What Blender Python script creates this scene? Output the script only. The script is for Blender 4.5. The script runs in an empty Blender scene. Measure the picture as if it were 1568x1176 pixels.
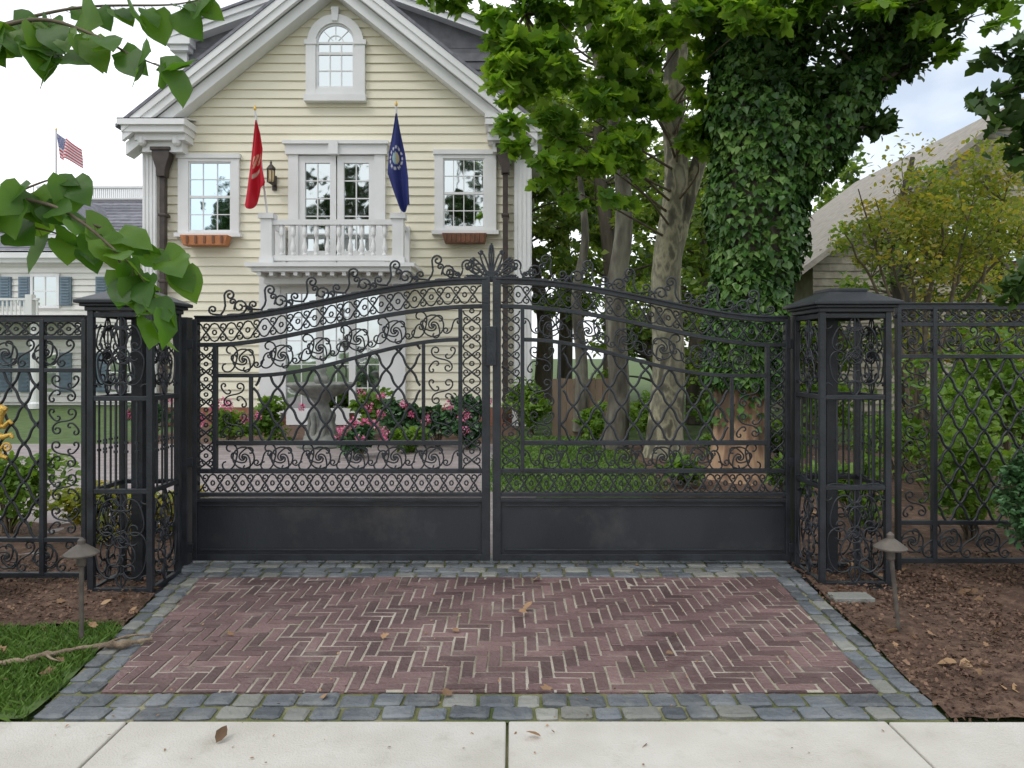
import bpy, math, random
import numpy as np
from mathutils import Vector
random.seed(11); rng=np.random.default_rng(11)
R=random.uniform
scene=bpy.context.scene
FT=1132.0; CXR=784.0; HYR=545.0; CH=1.6

class Draw:
    """elevation drawing on the vertical plane Y=y (drawing units -> metres)"""
    def __init__(s,y): s.y=y; s.k=FT/y
    def x(s,p): return (p-CXR)/s.k
    def z(s,q): return CH-(q-HYR)/s.k

# ------------------------------------------------------------------ materials
def nt(name):
    m=bpy.data.materials.new(name); m.use_nodes=True
    n=m.node_tree.nodes; l=m.node_tree.links
    return m,n,l,n['Principled BSDF']
def c4(c): return (c[0],c[1],c[2],1)
def ramp(n,stops):
    r=n.new('ShaderNodeValToRGB')
    e=r.color_ramp.elements
    e[0].position=stops[0][0]; e[0].color=c4(stops[0][1])
    e[1].position=stops[-1][0]; e[1].color=c4(stops[-1][1])
    for p,c in stops[1:-1]:
        k=e.new(p); k.color=c4(c)
    return r
def mat(name,stops,scale=3,rough=.6,metal=0,bump=0,bscale=None,island=0,detail=6,rvar=0,coord='Object',stretch=None,spec=None,dust=None):
    m,n,l,b=nt(name)
    tc=n.new('ShaderNodeTexCoord'); src=tc.outputs[coord]
    if stretch:
        mp=n.new('ShaderNodeMapping'); mp.inputs['Scale'].default_value=stretch; l.new(src,mp.inputs[0]); src=mp.outputs[0]
    no=n.new('ShaderNodeTexNoise'); no.inputs['Scale'].default_value=scale; no.inputs['Detail'].default_value=detail
    l.new(src,no.inputs['Vector'])
    r=ramp(n,stops); l.new(no.outputs['Fac'],r.inputs[0]); col=r.outputs[0]
    if island:
        g=n.new('ShaderNodeNewGeometry'); mr=n.new('ShaderNodeMapRange')
        mr.inputs['To Min'].default_value=1-island; mr.inputs['To Max'].default_value=1+island
        l.new(g.outputs['Random Per Island'],mr.inputs[0])
        mx=n.new('ShaderNodeVectorMath'); mx.operation='SCALE'
        l.new(col,mx.inputs[0]); l.new(mr.outputs[0],mx.inputs['Scale']); col=mx.outputs[0]
    if dust:
        n3=n.new('ShaderNodeTexNoise'); n3.inputs['Scale'].default_value=dust[1]; n3.inputs['Detail'].default_value=12; n3.inputs['Roughness'].default_value=.7
        l.new(tc.outputs[coord],n3.inputs['Vector'])
        mr3=n.new('ShaderNodeMapRange'); mr3.inputs['From Min'].default_value=dust[2]; mr3.inputs['From Max'].default_value=dust[3]; mr3.inputs['To Max'].default_value=dust[4]
        l.new(n3.outputs['Fac'],mr3.inputs[0])
        m3=n.new('ShaderNodeMixRGB'); l.new(mr3.outputs[0],m3.inputs[0]); l.new(col,m3.inputs[1]); m3.inputs[2].default_value=c4(dust[0]); col=m3.outputs[0]
    l.new(col,b.inputs['Base Color'])
    b.inputs['Roughness'].default_value=rough; b.inputs['Metallic'].default_value=metal
    if spec is not None: b.inputs['Specular IOR Level'].default_value=spec
    if rvar:
        mr2=n.new('ShaderNodeMapRange'); mr2.inputs['To Min'].default_value=rough-rvar; mr2.inputs['To Max'].default_value=rough+rvar
        l.new(no.outputs['Fac'],mr2.inputs[0]); l.new(mr2.outputs[0],b.inputs['Roughness'])
    if bump:
        n2=n.new('ShaderNodeTexNoise'); n2.inputs['Scale'].default_value=bscale or scale*8; n2.inputs['Detail'].default_value=5
        l.new(src,n2.inputs['Vector'])
        bp=n.new('ShaderNodeBump'); bp.inputs['Strength'].default_value=bump; bp.inputs['Distance'].default_value=.02
        l.new(n2.outputs['Fac'],bp.inputs['Height']); l.new(bp.outputs[0],b.inputs['Normal'])
    return m
def leafmat(name,cols,trans=.35,nscale=.6,rough=.45,spot=0):
    m,n,l,b=nt(name)
    g=n.new('ShaderNodeNewGeometry')
    no=n.new('ShaderNodeTexNoise'); no.inputs['Scale'].default_value=nscale; no.inputs['Detail'].default_value=3+spot
    l.new(g.outputs['Position'],no.inputs['Vector'])
    ad=n.new('ShaderNodeMath'); ad.operation='MULTIPLY_ADD'; ad.inputs[1].default_value=.6
    l.new(g.outputs['Random Per Island'],ad.inputs[0])
    sb=n.new('ShaderNodeMath'); sb.operation='MULTIPLY_ADD'; sb.inputs[1].default_value=1.5; sb.inputs[2].default_value=-.50
    l.new(no.outputs['Fac'],sb.inputs[0]); l.new(sb.outputs[0],ad.inputs[2])
    r=ramp(n,[(i/(len(cols)-1),c) for i,c in enumerate(cols)])
    l.new(ad.outputs[0],r.inputs[0]); l.new(r.outputs[0],b.inputs['Base Color'])
    b.inputs['Roughness'].default_value=rough
    b.inputs['Specular IOR Level'].default_value=.3
    if trans>0:
        t=n.new('ShaderNodeBsdfTranslucent')
        gm=n.new('ShaderNodeMixRGB'); gm.blend_type='MULTIPLY'; gm.inputs[0].default_value=1; gm.inputs[2].default_value=(2.3,2.3,.85,1)
        l.new(r.outputs[0],gm.inputs[1]); l.new(gm.outputs[0],t.inputs['Color'])
        ms=n.new('ShaderNodeMixShader'); ms.inputs[0].default_value=trans
        l.new(b.outputs[0],ms.inputs[1]); l.new(t.outputs[0],ms.inputs[2])
        l.new(ms.outputs[0],n['Material Output'].inputs['Surface'])
    return m

IRON=mat('black_iron',[(.3,(.010,.012,.015)),(.7,(.026,.030,.037))],scale=6,rough=.42,rvar=.12,bump=.15,bscale=60)
PANEL=mat('iron_panel',[(.25,(.015,.017,.021)),(.7,(.026,.030,.036))],scale=2.2,rough=.42,rvar=.15,bump=.08,bscale=40,stretch=(1,1,.35),dust=((.12,.11,.10),2.6,.52,.85,.5))
SIDING=mat('cream_siding',[(.3,(.74,.69,.54)),(.7,(.79,.75,.61))],scale=.8,rough=.55,island=.03,bump=.05,bscale=30)
WHITE=mat('white_trim',[(.3,(.68,.68,.67)),(.7,(.77,.77,.77))],scale=1.5,rough=.5)
WHITE2=mat('white_siding',[(.3,(.66,.65,.60)),(.7,(.74,.73,.68))],scale=1.5,rough=.5,island=.03)
GREYSH=mat('grey_shingle_siding',[(.3,(.10,.10,.11)),(.7,(.16,.16,.17))],scale=4,rough=.8,island=.15)
SLATE=mat('slate_roof',[(.3,(.12,.12,.14)),(.7,(.22,.22,.25))],scale=5,rough=.8,island=.2,bump=.2)
BRONZE=mat('bronze_metal',[(.3,(.03,.020,.016)),(.7,(.06,.042,.034))],scale=6,rough=.45)
BRONZEL=mat('weathered_bronze',[(.3,(.06,.05,.042)),(.7,(.13,.11,.09))],scale=14,rough=.6)
TERRA=mat('terracotta_box',[(.3,(.35,.12,.04)),(.7,(.48,.19,.07))],scale=6,rough=.6,bump=.2)
TERRAD=mat('brown_box',[(.3,(.12,.05,.025)),(.7,(.2,.08,.035))],scale=6,rough=.6)
GOLD=mat('gold_paint',[(.3,(.50,.30,.05)),(.7,(.80,.52,.12))],scale=12,rough=.4,metal=.5,bump=.4)
BRICKM=mat('clay_paver',[(.25,(.095,.056,.056)),(.5,(.145,.088,.086)),(.68,(.19,.120,.114)),(.85,(.25,.18,.165))],scale=1.6,rough=.52,island=.34,bump=.6,bscale=45,detail=10,rvar=.1,dust=((.33,.275,.24),3.4,.53,.82,.6))
STONEM=mat('cobble_stone',[(.2,(.075,.086,.098)),(.5,(.12,.133,.147)),(.8,(.21,.22,.225))],scale=2.5,rough=.5,island=.30,bump=.8,bscale=22,rvar=.12,dust=((.30,.29,.25),4,.50,.80,.55))
STONEL=mat('light_cobble_stone',[(.2,(.16,.165,.155)),(.5,(.22,.22,.20)),(.8,(.32,.31,.27))],scale=2.5,rough=.6,island=.25,bump=.8,bscale=22,dust=((.12,.13,.07),5,.5,.8,.5))
SAND=mat('sandy_joint',[(.3,(.22,.19,.14)),(.5,(.40,.355,.29)),(.72,(.52,.47,.40))],scale=2.2,rough=.95,bump=.6,bscale=80,detail=8,dust=((.10,.12,.04),1.5,.52,.70,.8))
MOSS=mat('mossy_joint',[(.3,(.06,.085,.02)),(.5,(.14,.15,.055)),(.72,(.30,.28,.18))],scale=2.6,rough=.95,bump=.6,bscale=80,detail=8)
CONC=mat('concrete',[(.3,(.48,.455,.40)),(.55,(.55,.525,.475)),(.8,(.61,.585,.535))],scale=3,rough=.85,bump=.3,bscale=120,detail=10,dust=((.33,.31,.25),7,.55,.80,.6))
ASPH=mat('asphalt',[(.3,(.04,.04,.042)),(.7,(.065,.065,.065))],scale=40,rough=.9,bump=.4)
GRASSG=mat('grass_ground',[(.3,(.045,.075,.018)),(.7,(.09,.15,.035))],scale=4,rough=.95,bump=.5)
MULCH=mat('mulch',[(.25,(.052,.028,.018)),(.5,(.11,.063,.041)),(.75,(.20,.125,.083))],scale=14,rough=.95,bump=1,bscale=60,detail=10)
CHIP=mat('mulch_chips',[(.3,(.07,.040,.026)),(.7,(.19,.115,.075))],scale=2,rough=.95,island=.6)
BARKS=mat('sycamore_bark',[(.36,(.075,.07,.05)),(.44,(.14,.13,.09)),(.49,(.38,.35,.23)),(.55,(.17,.16,.11)),(.66,(.40,.37,.26))],scale=3.4,rough=.85,bump=.5,bscale=14,stretch=(1,1,.5),detail=5)
BARKD=mat('dark_bark',[(.3,(.045,.038,.03)),(.7,(.13,.11,.085))],scale=6,rough=.95,bump=1,bscale=14,stretch=(1,1,.2))
BARKG=mat('grey_bark',[(.35,(.05,.045,.035)),(.5,(.12,.11,.085)),(.68,(.23,.22,.17))],scale=5,rough=.95,bump=1,bscale=14,stretch=(1,1,.3))
BARKT=mat('peeling_tan_bark',[(.32,(.10,.065,.04)),(.45,(.22,.13,.08)),(.55,(.40,.26,.16)),(.7,(.27,.18,.12))],scale=5,rough=.9,bump=1,bscale=16,stretch=(1,1,.25))
TWIG=mat('twig',[(.3,(.09,.07,.045)),(.7,(.17,.135,.09))],scale=10,rough=.9)
WOODF=mat('wood_fence',[(.3,(.12,.085,.055)),(.7,(.22,.16,.11))],scale=5,rough=.85,island=.2,stretch=(1,1,.2))
STONEF=mat('fountain_stone',[(.3,(.12,.13,.12)),(.7,(.27,.27,.24))],scale=7,rough=.85,bump=.5)
TAN=mat('tan_shingle',[(.3,(.24,.21,.17)),(.7,(.36,.32,.25))],scale=5,rough=.9,island=.2)
TANR=mat('tan_roof',[(.3,(.22,.20,.17)),(.7,(.33,.30,.26))],scale=5,rough=.9,island=.2,bump=.3)
SHUT=mat('blue_shutter',[(.3,(.12,.17,.21)),(.7,(.17,.23,.28))],scale=6,rough=.6)
RBRICK=mat('red_brick_base',[(.3,(.20,.08,.05)),(.7,(.34,.16,.11))],scale=9,rough=.9,island=.3)
LITTER=mat('dry_leaf',[(.3,(.16,.09,.045)),(.7,(.34,.21,.115))],scale=3,rough=.8,island=.5)
LITTER2=mat('tan_dry_leaf',[(.3,(.30,.17,.08)),(.7,(.48,.32,.18))],scale=3,rough=.8,island=.3)
STICK=mat('stick_wood',[(.3,(.16,.12,.08)),(.7,(.34,.26,.18))],scale=9,rough=.9,bump=.8,dust=((.08,.055,.035),12,.5,.7,.8))
FLAGPOLE=mat('pole_white',[(.3,(.6,.6,.6)),(.7,(.7,.7,.7))],scale=3,rough=.4)
PINK=leafmat('hydrangea_pink',[(.50,.06,.17),(.70,.17,.32),(.78,.35,.48)],trans=0,nscale=3)
GRASSB=leafmat('grass_blades',[(.05,.10,.016),(.10,.19,.03),(.17,.27,.06)],trans=0,nscale=1.2)
L_SYC=leafmat('sycamore_leaves',[(.035,.085,.012),(.08,.165,.022),(.15,.26,.032),(.23,.34,.05)],trans=.42,nscale=.9)
L_NEAR=leafmat('near_leaves',[(.030,.085,.014),(.06,.14,.02),(.11,.20,.03)],trans=.42,nscale=5,rough=.42,spot=3)
L_DARK=leafmat('dark_leaves',[(.015,.04,.010),(.032,.070,.015),(.06,.11,.022)],trans=.2,nscale=1.0)
L_IVY=leafmat('ivy_leaves',[(.008,.030,.006),(.028,.080,.014),(.065,.145,.025),(.12,.21,.045)],trans=0,nscale=2.2,rough=.4)
L_BACK=leafmat('backdrop_leaves',[(.035,.07,.016),(.07,.125,.026),(.14,.205,.047),(.24,.30,.08)],trans=.4,nscale=.45)
L_YEL=leafmat('yellowing_leaves',[(.08,.125,.025),(.15,.20,.042),(.25,.26,.06),(.40,.29,.07)],trans=.4,nscale=1.0)
L_BOX=leafmat('shrub_leaves',[(.02,.060,.022),(.045,.115,.038),(.09,.18,.07)],trans=0,nscale=3,rough=.35)
L_LIME=leafmat('lime_shrub_leaves',[(.045,.095,.015),(.10,.19,.028),(.19,.29,.055)],trans=.3,nscale=2)

def glass(name,base):
    m,n,l,b=nt(name)
    b.inputs['Base Color'].default_value=c4(base); b.inputs['Metallic'].default_value=1
    tc=n.new('ShaderNodeTexCoord'); no=n.new('ShaderNodeTexNoise'); no.inputs['Scale'].default_value=1.6
    l.new(tc.outputs['Object'],no.inputs['Vector'])
    bp=n.new('ShaderNodeBump'); bp.inputs['Strength'].default_value=.12; bp.inputs['Distance'].default_value=.05
    l.new(no.outputs['Fac'],bp.inputs['Height']); l.new(bp.outputs[0],b.inputs['Normal'])
    b.inputs['Roughness'].default_value=.03
    return m
GLASS=glass('window_glass',(.55,.59,.59)); GLASSB=glass('window_glass_curtained',(.60,.72,.78))

# ------------------------------------------------------------------ builders
def empty(name,loc=(0,0,0)):
    e=bpy.data.objects.new(name,None); e.location=loc; e.empty_display_size=.2
    scene.collection.objects.link(e); return e
def link(o,parent=None):
    scene.collection.objects.link(o)
    if parent:
        o.parent=parent; o.matrix_parent_inverse=parent.matrix_basis.inverted()
    return o
class MB:
    def __init__(s): s.v=[]; s.f=[]
    def box(s,x0,x1,y0,y1,z0,z1):
        if x0>x1:x0,x1=x1,x0
        if y0>y1:y0,y1=y1,y0
        if z0>z1:z0,z1=z1,z0
        b=len(s.v)
        s.v+=[(x0,y0,z0),(x1,y0,z0),(x1,y1,z0),(x0,y1,z0),(x0,y0,z1),(x1,y0,z1),(x1,y1,z1),(x0,y1,z1)]
        s.f+=[tuple(b+i for i in q) for q in ((0,3,2,1),(4,5,6,7),(0,1,5,4),(1,2,6,5),(2,3,7,6),(3,0,4,7))]
    def prism(s,pts,y0,y1):
        b=len(s.v); n=len(pts)
        s.v+=[(p[0],y0,p[1]) for p in pts]+[(p[0],y1,p[1]) for p in pts]
        s.f.append(tuple(b+i for i in range(n))); s.f.append(tuple(b+n+i for i in reversed(range(n))))
        for i in range(n):
            j=(i+1)%n; s.f.append((b+i,b+n+i,b+n+j,b+j))
    def quad(s,*p):
        b=len(s.v); s.v+=list(p); s.f.append(tuple(range(b,b+len(p))))
    def slab(s,p,t):
        b=len(s.v); s.v+=[tuple(q) for q in p]+[(q[0],q[1],q[2]-t) for q in p]
        s.f+=[tuple(b+i for i in q) for q in ((0,1,2,3),(7,6,5,4),(0,4,5,1),(1,5,6,2),(2,6,7,3),(3,7,4,0))]
    def strip(s,pts,t,y0,y1):
        b=len(s.v)
        for x,z in pts: s.v+=[(x,y0,z+t/2),(x,y1,z+t/2),(x,y1,z-t/2),(x,y0,z-t/2)]
        for i in range(len(pts)-1):
            o=b+4*i
            for k in range(4):
                s.f.append((o+k,o+(k+1)%4,o+4+(k+1)%4,o+4+k))
        s.f.append((b,b+3,b+2,b+1)); o=b+4*(len(pts)-1); s.f.append((o,o+1,o+2,o+3))
    def paver(s,poly,z0,z1,ch):
        n=len(poly); cx=sum(p[0] for p in poly)/n; cy=sum(p[1] for p in poly)/n
        b=len(s.v)
        for p in poly: s.v.append((p[0],p[1],z0))
        for p in poly: s.v.append((p[0],p[1],z1-ch*.6))
        tx=R(-.0015,.0015); ty=R(-.0015,.0015)
        for p in poly:
            d=math.hypot(p[0]-cx,p[1]-cy)+1e-6; k=max(.3,1-ch*1.3/d)
            s.v.append((cx+(p[0]-cx)*k,cy+(p[1]-cy)*k,z1+tx*(1 if p[0]>cx else -1)+ty*(1 if p[1]>cy else -1)))
        for r in range(2):
            for i in range(n):
                j=(i+1)%n; s.f.append((b+r*n+i,b+r*n+j,b+(r+1)*n+j,b+(r+1)*n+i))
        s.f.append(tuple(b+2*n+i for i in range(n)))
    def lathe(s,c,prof,n=16,ang0=0):
        b=len(s.v)
        for r,z in prof:
            for i in range(n):
                a=ang0+2*math.pi*i/n; s.v.append((c[0]+r*math.cos(a),c[1]+r*math.sin(a),c[2]+z))
        for k in range(len(prof)-1):
            for i in range(n):
                j=(i+1)%n; s.f.append((b+k*n+i,b+k*n+j,b+(k+1)*n+j,b+(k+1)*n+i))
        s.f.append(tuple(b+i for i in reversed(range(n)))); s.f.append(tuple(b+(len(prof)-1)*n+i for i in range(n)))
    def obj(s,name,m,parent=None,bevel=0,smooth=False):
        me=bpy.data.meshes.new(name); me.from_pydata(s.v,[],s.f); me.update()
        me.materials.append(m)
        if smooth:
            me.polygons.foreach_set('use_smooth',[True]*len(me.polygons))
        o=bpy.data.objects.new(name,me); link(o,parent)
        if bevel:
            bm=o.modifiers.new('b','BEVEL'); bm.width=bevel; bm.segments=2; bm.limit_method='ANGLE'
        return o
class CS:
    def __init__(s): s.sp=[]
    def add(s,pts,rad=None,cyc=False): s.sp.append((pts,rad,cyc))
    def obj(s,name,bev,m,parent=None,res=1):
        cu=bpy.data.curves.new(name,'CURVE'); cu.dimensions='3D'; cu.bevel_depth=bev; cu.bevel_resolution=res; cu.use_fill_caps=True
        for pts,rad,cyc in s.sp:
            sp=cu.splines.new('POLY'); sp.points.add(len(pts)-1)
            arr=np.ones((len(pts),4)); arr[:,:3]=np.array(pts); sp.points.foreach_set('co',arr.ravel())
            if rad is not None: sp.points.foreach_set('radius',list(rad))
            sp.use_cyclic_u=cyc; sp.use_smooth=True
        cu.materials.append(m)
        o=bpy.data.objects.new(name,cu); return link(o,parent)

# ---- leaves
SH={}
def mk(side,fold=.18,curl=-.1):
    v=[(0,0,0)]
    for x,y in side: v.append((x,y,fold*y+curl*x*x))
    v.append((1,0,curl))
    for x,y in side: v.append((x,-y,fold*y+curl*x*x))
    k=len(side); f1=[0]+list(range(1,k+1))+[k+1]; f2=[0,k+1]+list(range(2*k+1,k+1,-1))
    return np.array(v,float),[f1,f2]
SH['quad']=(np.array([(0,0,0),(.5,.33,.05),(1,0,-.05),(.5,-.33,.05)],float),[[0,1,2,3]])
SH['oval']=mk([(.2,.2),(.5,.3),(.8,.16)])
# heart-shaped leaf as a small curved grid (smooth cupping, drooping tip)
def heartgrid():
    xs=[0,.10,.24,.40,.56,.72,.87,1.0]; ws=[.05,.36,.46,.46,.39,.27,.12,.0]; back=[0,-.14,-.10,-.04,0,0,0,0]
    V=[];F=[]
    for i,x in enumerate(xs):
        for j in (-2,-1,0,1,2):
            w=ws[i]*j/2; V.append((x+back[i]*(abs(j)/2)**2,w,.16*abs(w)-.10*w*w*4*.6-.22*x*x+.02*math.sin(x*14)*(abs(j)/2)))
    for i in range(len(xs)-1):
        for j in range(4):
            a=i*5+j; F.append([a,a+1,a+6,a+5])
    return np.array(V,float),F
SH['heart']=heartgrid()
SH['maple']=mk([(-.05,.16),(.02,.48),(.22,.34),(.45,.62),(.55,.27),(.78,.26)],fold=.15)
SH['ivy']=mk([(-.05,.22),(.2,.46),(.5,.3)],fold=.1)
def leaves(name,pts,size,m,parent=None,shape='quad',up=.4,nrm=None,tdir=None,svar=.3,jit=.6,smooth=False):
    pts=np.asarray(pts,float); N=len(pts)
    T,F=SH[shape]; k=len(T)
    n=rng.normal(size=(N,3))
    if nrm is not None: n=n*jit*.6+np.asarray(nrm)
    else: n[:,2]=np.abs(n[:,2])+up
    n/=np.linalg.norm(n,axis=1)[:,None]+1e-9
    t=rng.normal(size=(N,3)) if tdir is None else np.asarray(tdir)+rng.normal(size=(N,3))*.35
    t-=n*np.sum(t*n,axis=1)[:,None]; t/=np.linalg.norm(t,axis=1)[:,None]+1e-9
    b=np.cross(n,t); s=size*(1+rng.uniform(-svar,svar,N))
    curl=rng.uniform(.2,2.2,N)
    V=pts[:,None,:]+s[:,None,None]*(T[None,:,0,None]*t[:,None,:]+T[None,:,1,None]*b[:,None,:]+(T[None,:,2]*curl[:,None])[:,:,None]*n[:,None,:])
    V=V.reshape(-1,3)
    fl=len(F[0]); nf=len(F)
    idx=np.array(F)[None,:,:]+ (np.arange(N)*k)[:,None,None]
    me=bpy.data.meshes.new(name); me.vertices.add(len(V)); me.vertices.foreach_set('co',V.ravel())
    me.loops.add(N*nf*fl); me.loops.foreach_set('vertex_index',idx.ravel().astype(np.int32))
    me.polygons.add(N*nf); me.polygons.foreach_set('loop_start',(np.arange(N*nf)*fl).astype(np.int32))
    me.update(calc_edges=True); me.validate()
    if smooth: me.polygons.foreach_set('use_smooth',[True]*len(me.polygons))
    me.materials.append(m)
    o=bpy.data.objects.new(name,me); return link(o,parent)
def ball(c,r,n,flat=1.,shell=False):
    d=rng.normal(size=(n,3)); d/=np.linalg.norm(d,axis=1)[:,None]
    u=rng.uniform(0,1,n)**(1/3.) if not shell else rng.uniform(.75,1.05,n)
    r=np.array(r if hasattr(r,'__len__') else (r,r,r*flat))
    return np.array(c)+d*u[:,None]*r
def crown(c,rad,nc,nl,cr,inner=.45):
    cs=[];P=[]
    for i in range(nc):
        d=rng.normal(size=3); d/=np.linalg.norm(d)
        q=np.array(c)+d*np.array(rad)*R(inner,1)
        cs.append(q); r=cr*R(.6,1.3)
        P.append(ball(q,(r,r,r*.62),int(nl*R(.6,1.3))))
    return cs,np.vstack(P)
def smooth_path(pts,n=8):
    P=[np.array(p,float) for p in pts]; P=[2*P[0]-P[1]]+P+[2*P[-1]-P[-2]]; out=[]
    for i in range(1,len(P)-2):
        for j in range(n):
            t=j/n; out.append(.5*((2*P[i])+(-P[i-1]+P[i+1])*t+(2*P[i-1]-5*P[i]+4*P[i+1]-P[i+2])*t*t+(-P[i-1]+3*P[i]-3*P[i+1]+P[i+2])*t**3))
    out.append(P[-2]); return np.array(out)
def limb(cs,pts,n=8,wob=0):
    a=smooth_path(pts,n)
    if wob: a[1:-1,:3]+=rng.normal(size=(len(a)-2,3))*wob
    cs.add(a[:,:3],np.maximum(a[:,3],.002)); return a
def twigs(cs,src,targets,r=.03):
    S=np.array([s[:3] for s in src])
    for t in targets:
        d=np.linalg.norm(S-np.array(t),axis=1)+np.maximum(0,S[:,2]-t[2]+.3)*1.5
        s=S[np.argmin(d)]; t=np.array(t); m=(s+t)/2+rng.normal(size=3)*.12; m[2]+=.1*np.linalg.norm(t-s)*.5
        limb(cs,[(*s,r),(*m,r*.6),(*t,r*.2)],5)

# ---- scroll ironwork
def cornu(kind,T=2.7,n=44):
    s=np.linspace(-T,T,n); th=s**2 if kind=='S' else s*np.abs(s)
    ds=s[1]-s[0]; x=np.concatenate([[0],np.cumsum(np.cos(th)[:-1]*ds)]); y=np.concatenate([[0],np.cumsum(np.sin(th)[:-1]*ds)])
    P=np.stack([x,y],1)
    P-=P[0]; e=P[-1]; L=np.hypot(*e); a=-math.atan2(e[1],e[0]); c,si=math.cos(a),math.sin(a)
    return (P@np.array([[c,si],[-si,c]]))/L
CN={'S':cornu('S'),'C':cornu('C',2.5),'c':cornu('C',2.2,30),'s':cornu('S',2.3,30)}
def scroll(cs,M,p0,p1,kind='S',flip=1):
    P=CN[kind]; dx,dz=p1[0]-p0[0],p1[1]-p0[1]
    cs.add([M(p0[0]+u*dx-flip*w*dz,p0[1]+u*dz+flip*w*dx) for u,w in P])
def curl(cs,M,x,y,r,a0,s,turns=1.35,tail=None):
    """spiral curl with optional tail point"""
    pts=[]
    if tail: pts=[M(*q) for q in tail]
    for t in np.linspace(0,1,18):
        rr=r*(1-.8*t); a=a0+s*turns*2*math.pi*t
        pts.append(M(x+rr*math.cos(a),y+rr*math.sin(a)))
    cs.add(pts)
def ring(cs,M,c,r,n=18):
    cs.add([M(c[0]+r*math.cos(2*math.pi*i/n),c[1]+r*math.sin(2*math.pi*i/n)) for i in range(n)],cyc=True)
def rosette(cs,M,c,r):
    ring(cs,M,c,r)
    for k in range(3):
        a=k*2.09+.5
        scroll(cs,M,(c[0]+.15*r*math.cos(a),c[1]+.15*r*math.sin(a)),(c[0]+.72*r*math.cos(a+.9),c[1]+.72*r*math.sin(a+.9)),'c',1)
def fill(cs,M,a0,a1,z0,z1,cell=.2):
    w=a1-a0;h=z1-z0; nc=max(1,round(w/(cell*1.25))); nr=max(1,round(h/(cell*1.15)))
    cw=w/nc; chh=h/nr
    for i in range(nc):
        for j in range(nr):
            x0=a0+i*cw; x1=x0+cw; y0=z0+j*chh; y1=y0+chh; fl=1 if (i+j)%2 else -1
            mx=(x0+x1)/2; my=(y0+y1)/2
            if fl>0: scroll(cs,M,(x0+cw*.26,y0+chh*.26),(x1-cw*.26,y1-chh*.26),'S',1)
            else: scroll(cs,M,(x1-cw*.26,y0+chh*.26),(x0+cw*.26,y1-chh*.26),'S',-1)
            a,b=(x1-cw*.2,y0+chh*.22),(x0+cw*.2,y1-chh*.22)
            if fl<0: a,b=(x0+cw*.2,a[1]),(x1-cw*.2,b[1])
            scroll(cs,M,a,((a[0]+mx)/2+.1*(a[0]-mx),(a[1]*1.2+my*.8)/2),'c',fl)
            scroll(cs,M,b,((b[0]+mx)/2+.1*(b[0]-mx),(b[1]*1.2+my*.8)/2),'c',fl)
def band(cs,M,lo,hi,n):
    def Q(u,v):
        a=lo(u);b=hi(u); return M(a[0]+(b[0]-a[0])*v,a[1]+(b[1]-a[1])*v)
    for i in range(n):
        u0=i/n; d=1/n
        for s in (1,-1):
            cs.add([Q(u0,.5+s*.46),Q(u0+d*.18,.5+s*.40),Q(u0+d*.38,.5+s*.12),Q(u0+d*.62,.5-s*.12),Q(u0+d*.82,.5-s*.40),Q(u0+d,.5-s*.46)])
            cs.add([Q(u0+d*(.5+.20*math.cos(a)*(1-a/9)),.5+s*(.30+.16*math.sin(a)*(1-a/9))) for a in np.linspace(-1.5,5.2,10)])
        cs.add([Q(u0+d*.0+d*.12*math.cos(a),.5+.12*math.sin(a)) for a in np.linspace(0,2*math.pi,8)[:-1]],cyc=True)
def diamonds(cs,M,a0,a1,lo,hi,w,h,knots=None):
    zmin=min(lo(a0),lo(a1)); zmax=max(hi(a0),hi(a1),hi((a0+a1)/2))
    ns=int((a1-a0)/w)+int((zmax-zmin)/h)+4
    for s in (1,-1):
        for k in range(-ns,ns+1):
            seg=[]
            for st in range(0,int((zmax-zmin)/h*16)+2):
                t=st/16; z=zmin+t*h
                x=a0+w*(k+.5)+s*w*(t+.045*math.sin(4*math.pi*t))
                if a0<=x<=a1 and lo(x)<=z<=hi(x): seg.append(M(x,z))
                else:
                    if len(seg)>1: cs.add(seg)
                    seg=[]
            if len(seg)>1: cs.add(seg)
    if knots is not None:
        for i in range(0,int((a1-a0)/w)+1):
            for j in range(int((zmax-zmin)/h*2)+1):
                x=a0+w*(i+ (.5 if j%2==0 else 0)); z=zmin+j*h/2
                if a0+.01<x<a1-.01 and lo(x)+.01<z<hi(x)-.01:
                    q=M(x,z); knots.box(q[0]-.011,q[0]+.011,q[1]-.014,q[1]+.014,q[2]-.014,q[2]+.014)

# ================================================================== GROUND
def sheet(name,pts,z,m):
    mb=MB(); mb.quad(*[(x,y,z) for x,y in pts]); return mb.obj(name,m)
sheet('ground',[(-400,-400),(400,-400),(400,400),(-400,400)],-.02,GRASSG)
mb=MB()
js=[-1.66+1.64*k for k in range(-8,10)]
for i in range(len(js)-1):
    mb.box(js[i]+.006,js[i+1]-.006,1.5,3.195,-.06,.022+R(-.002,.002))
o=mb.obj('sidewalk',CONC,bevel=.008)
sheet('sidewalk_joint_soil',[(-15,1.49),(13,1.49),(13,3.21),(-15,3.21)],0.0,MOSS)
sheet('road',[(-60,-9),(60,-9),(60,-.15),(-60,-.15)],-.012,ASPH)
mb=MB(); mb.box(-60,60,-.15,0,-.1,.09); mb.obj('kerb',CONC,bevel=.015)
LX=lambda y:-2.09+(y-3.2)*(-2.47+2.09)/2.4
RX=lambda y:1.90+(y-3.2)*(2.10-1.90)/2.4
sheet('driveway_bed',[(LX(3.2),3.2),(RX(3.2),3.2),(RX(5.95),5.95),(LX(5.95),5.95)],.011,MOSS)
BW=.20
inn=[(LX(3.46)+BW,3.475),(RX(3.46)-BW,3.475),(RX(5.28)-BW,5.27),(LX(5.28)+BW,5.27)]
sheet('driveway_sand_bed',inn,.0178,SAND)
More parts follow.
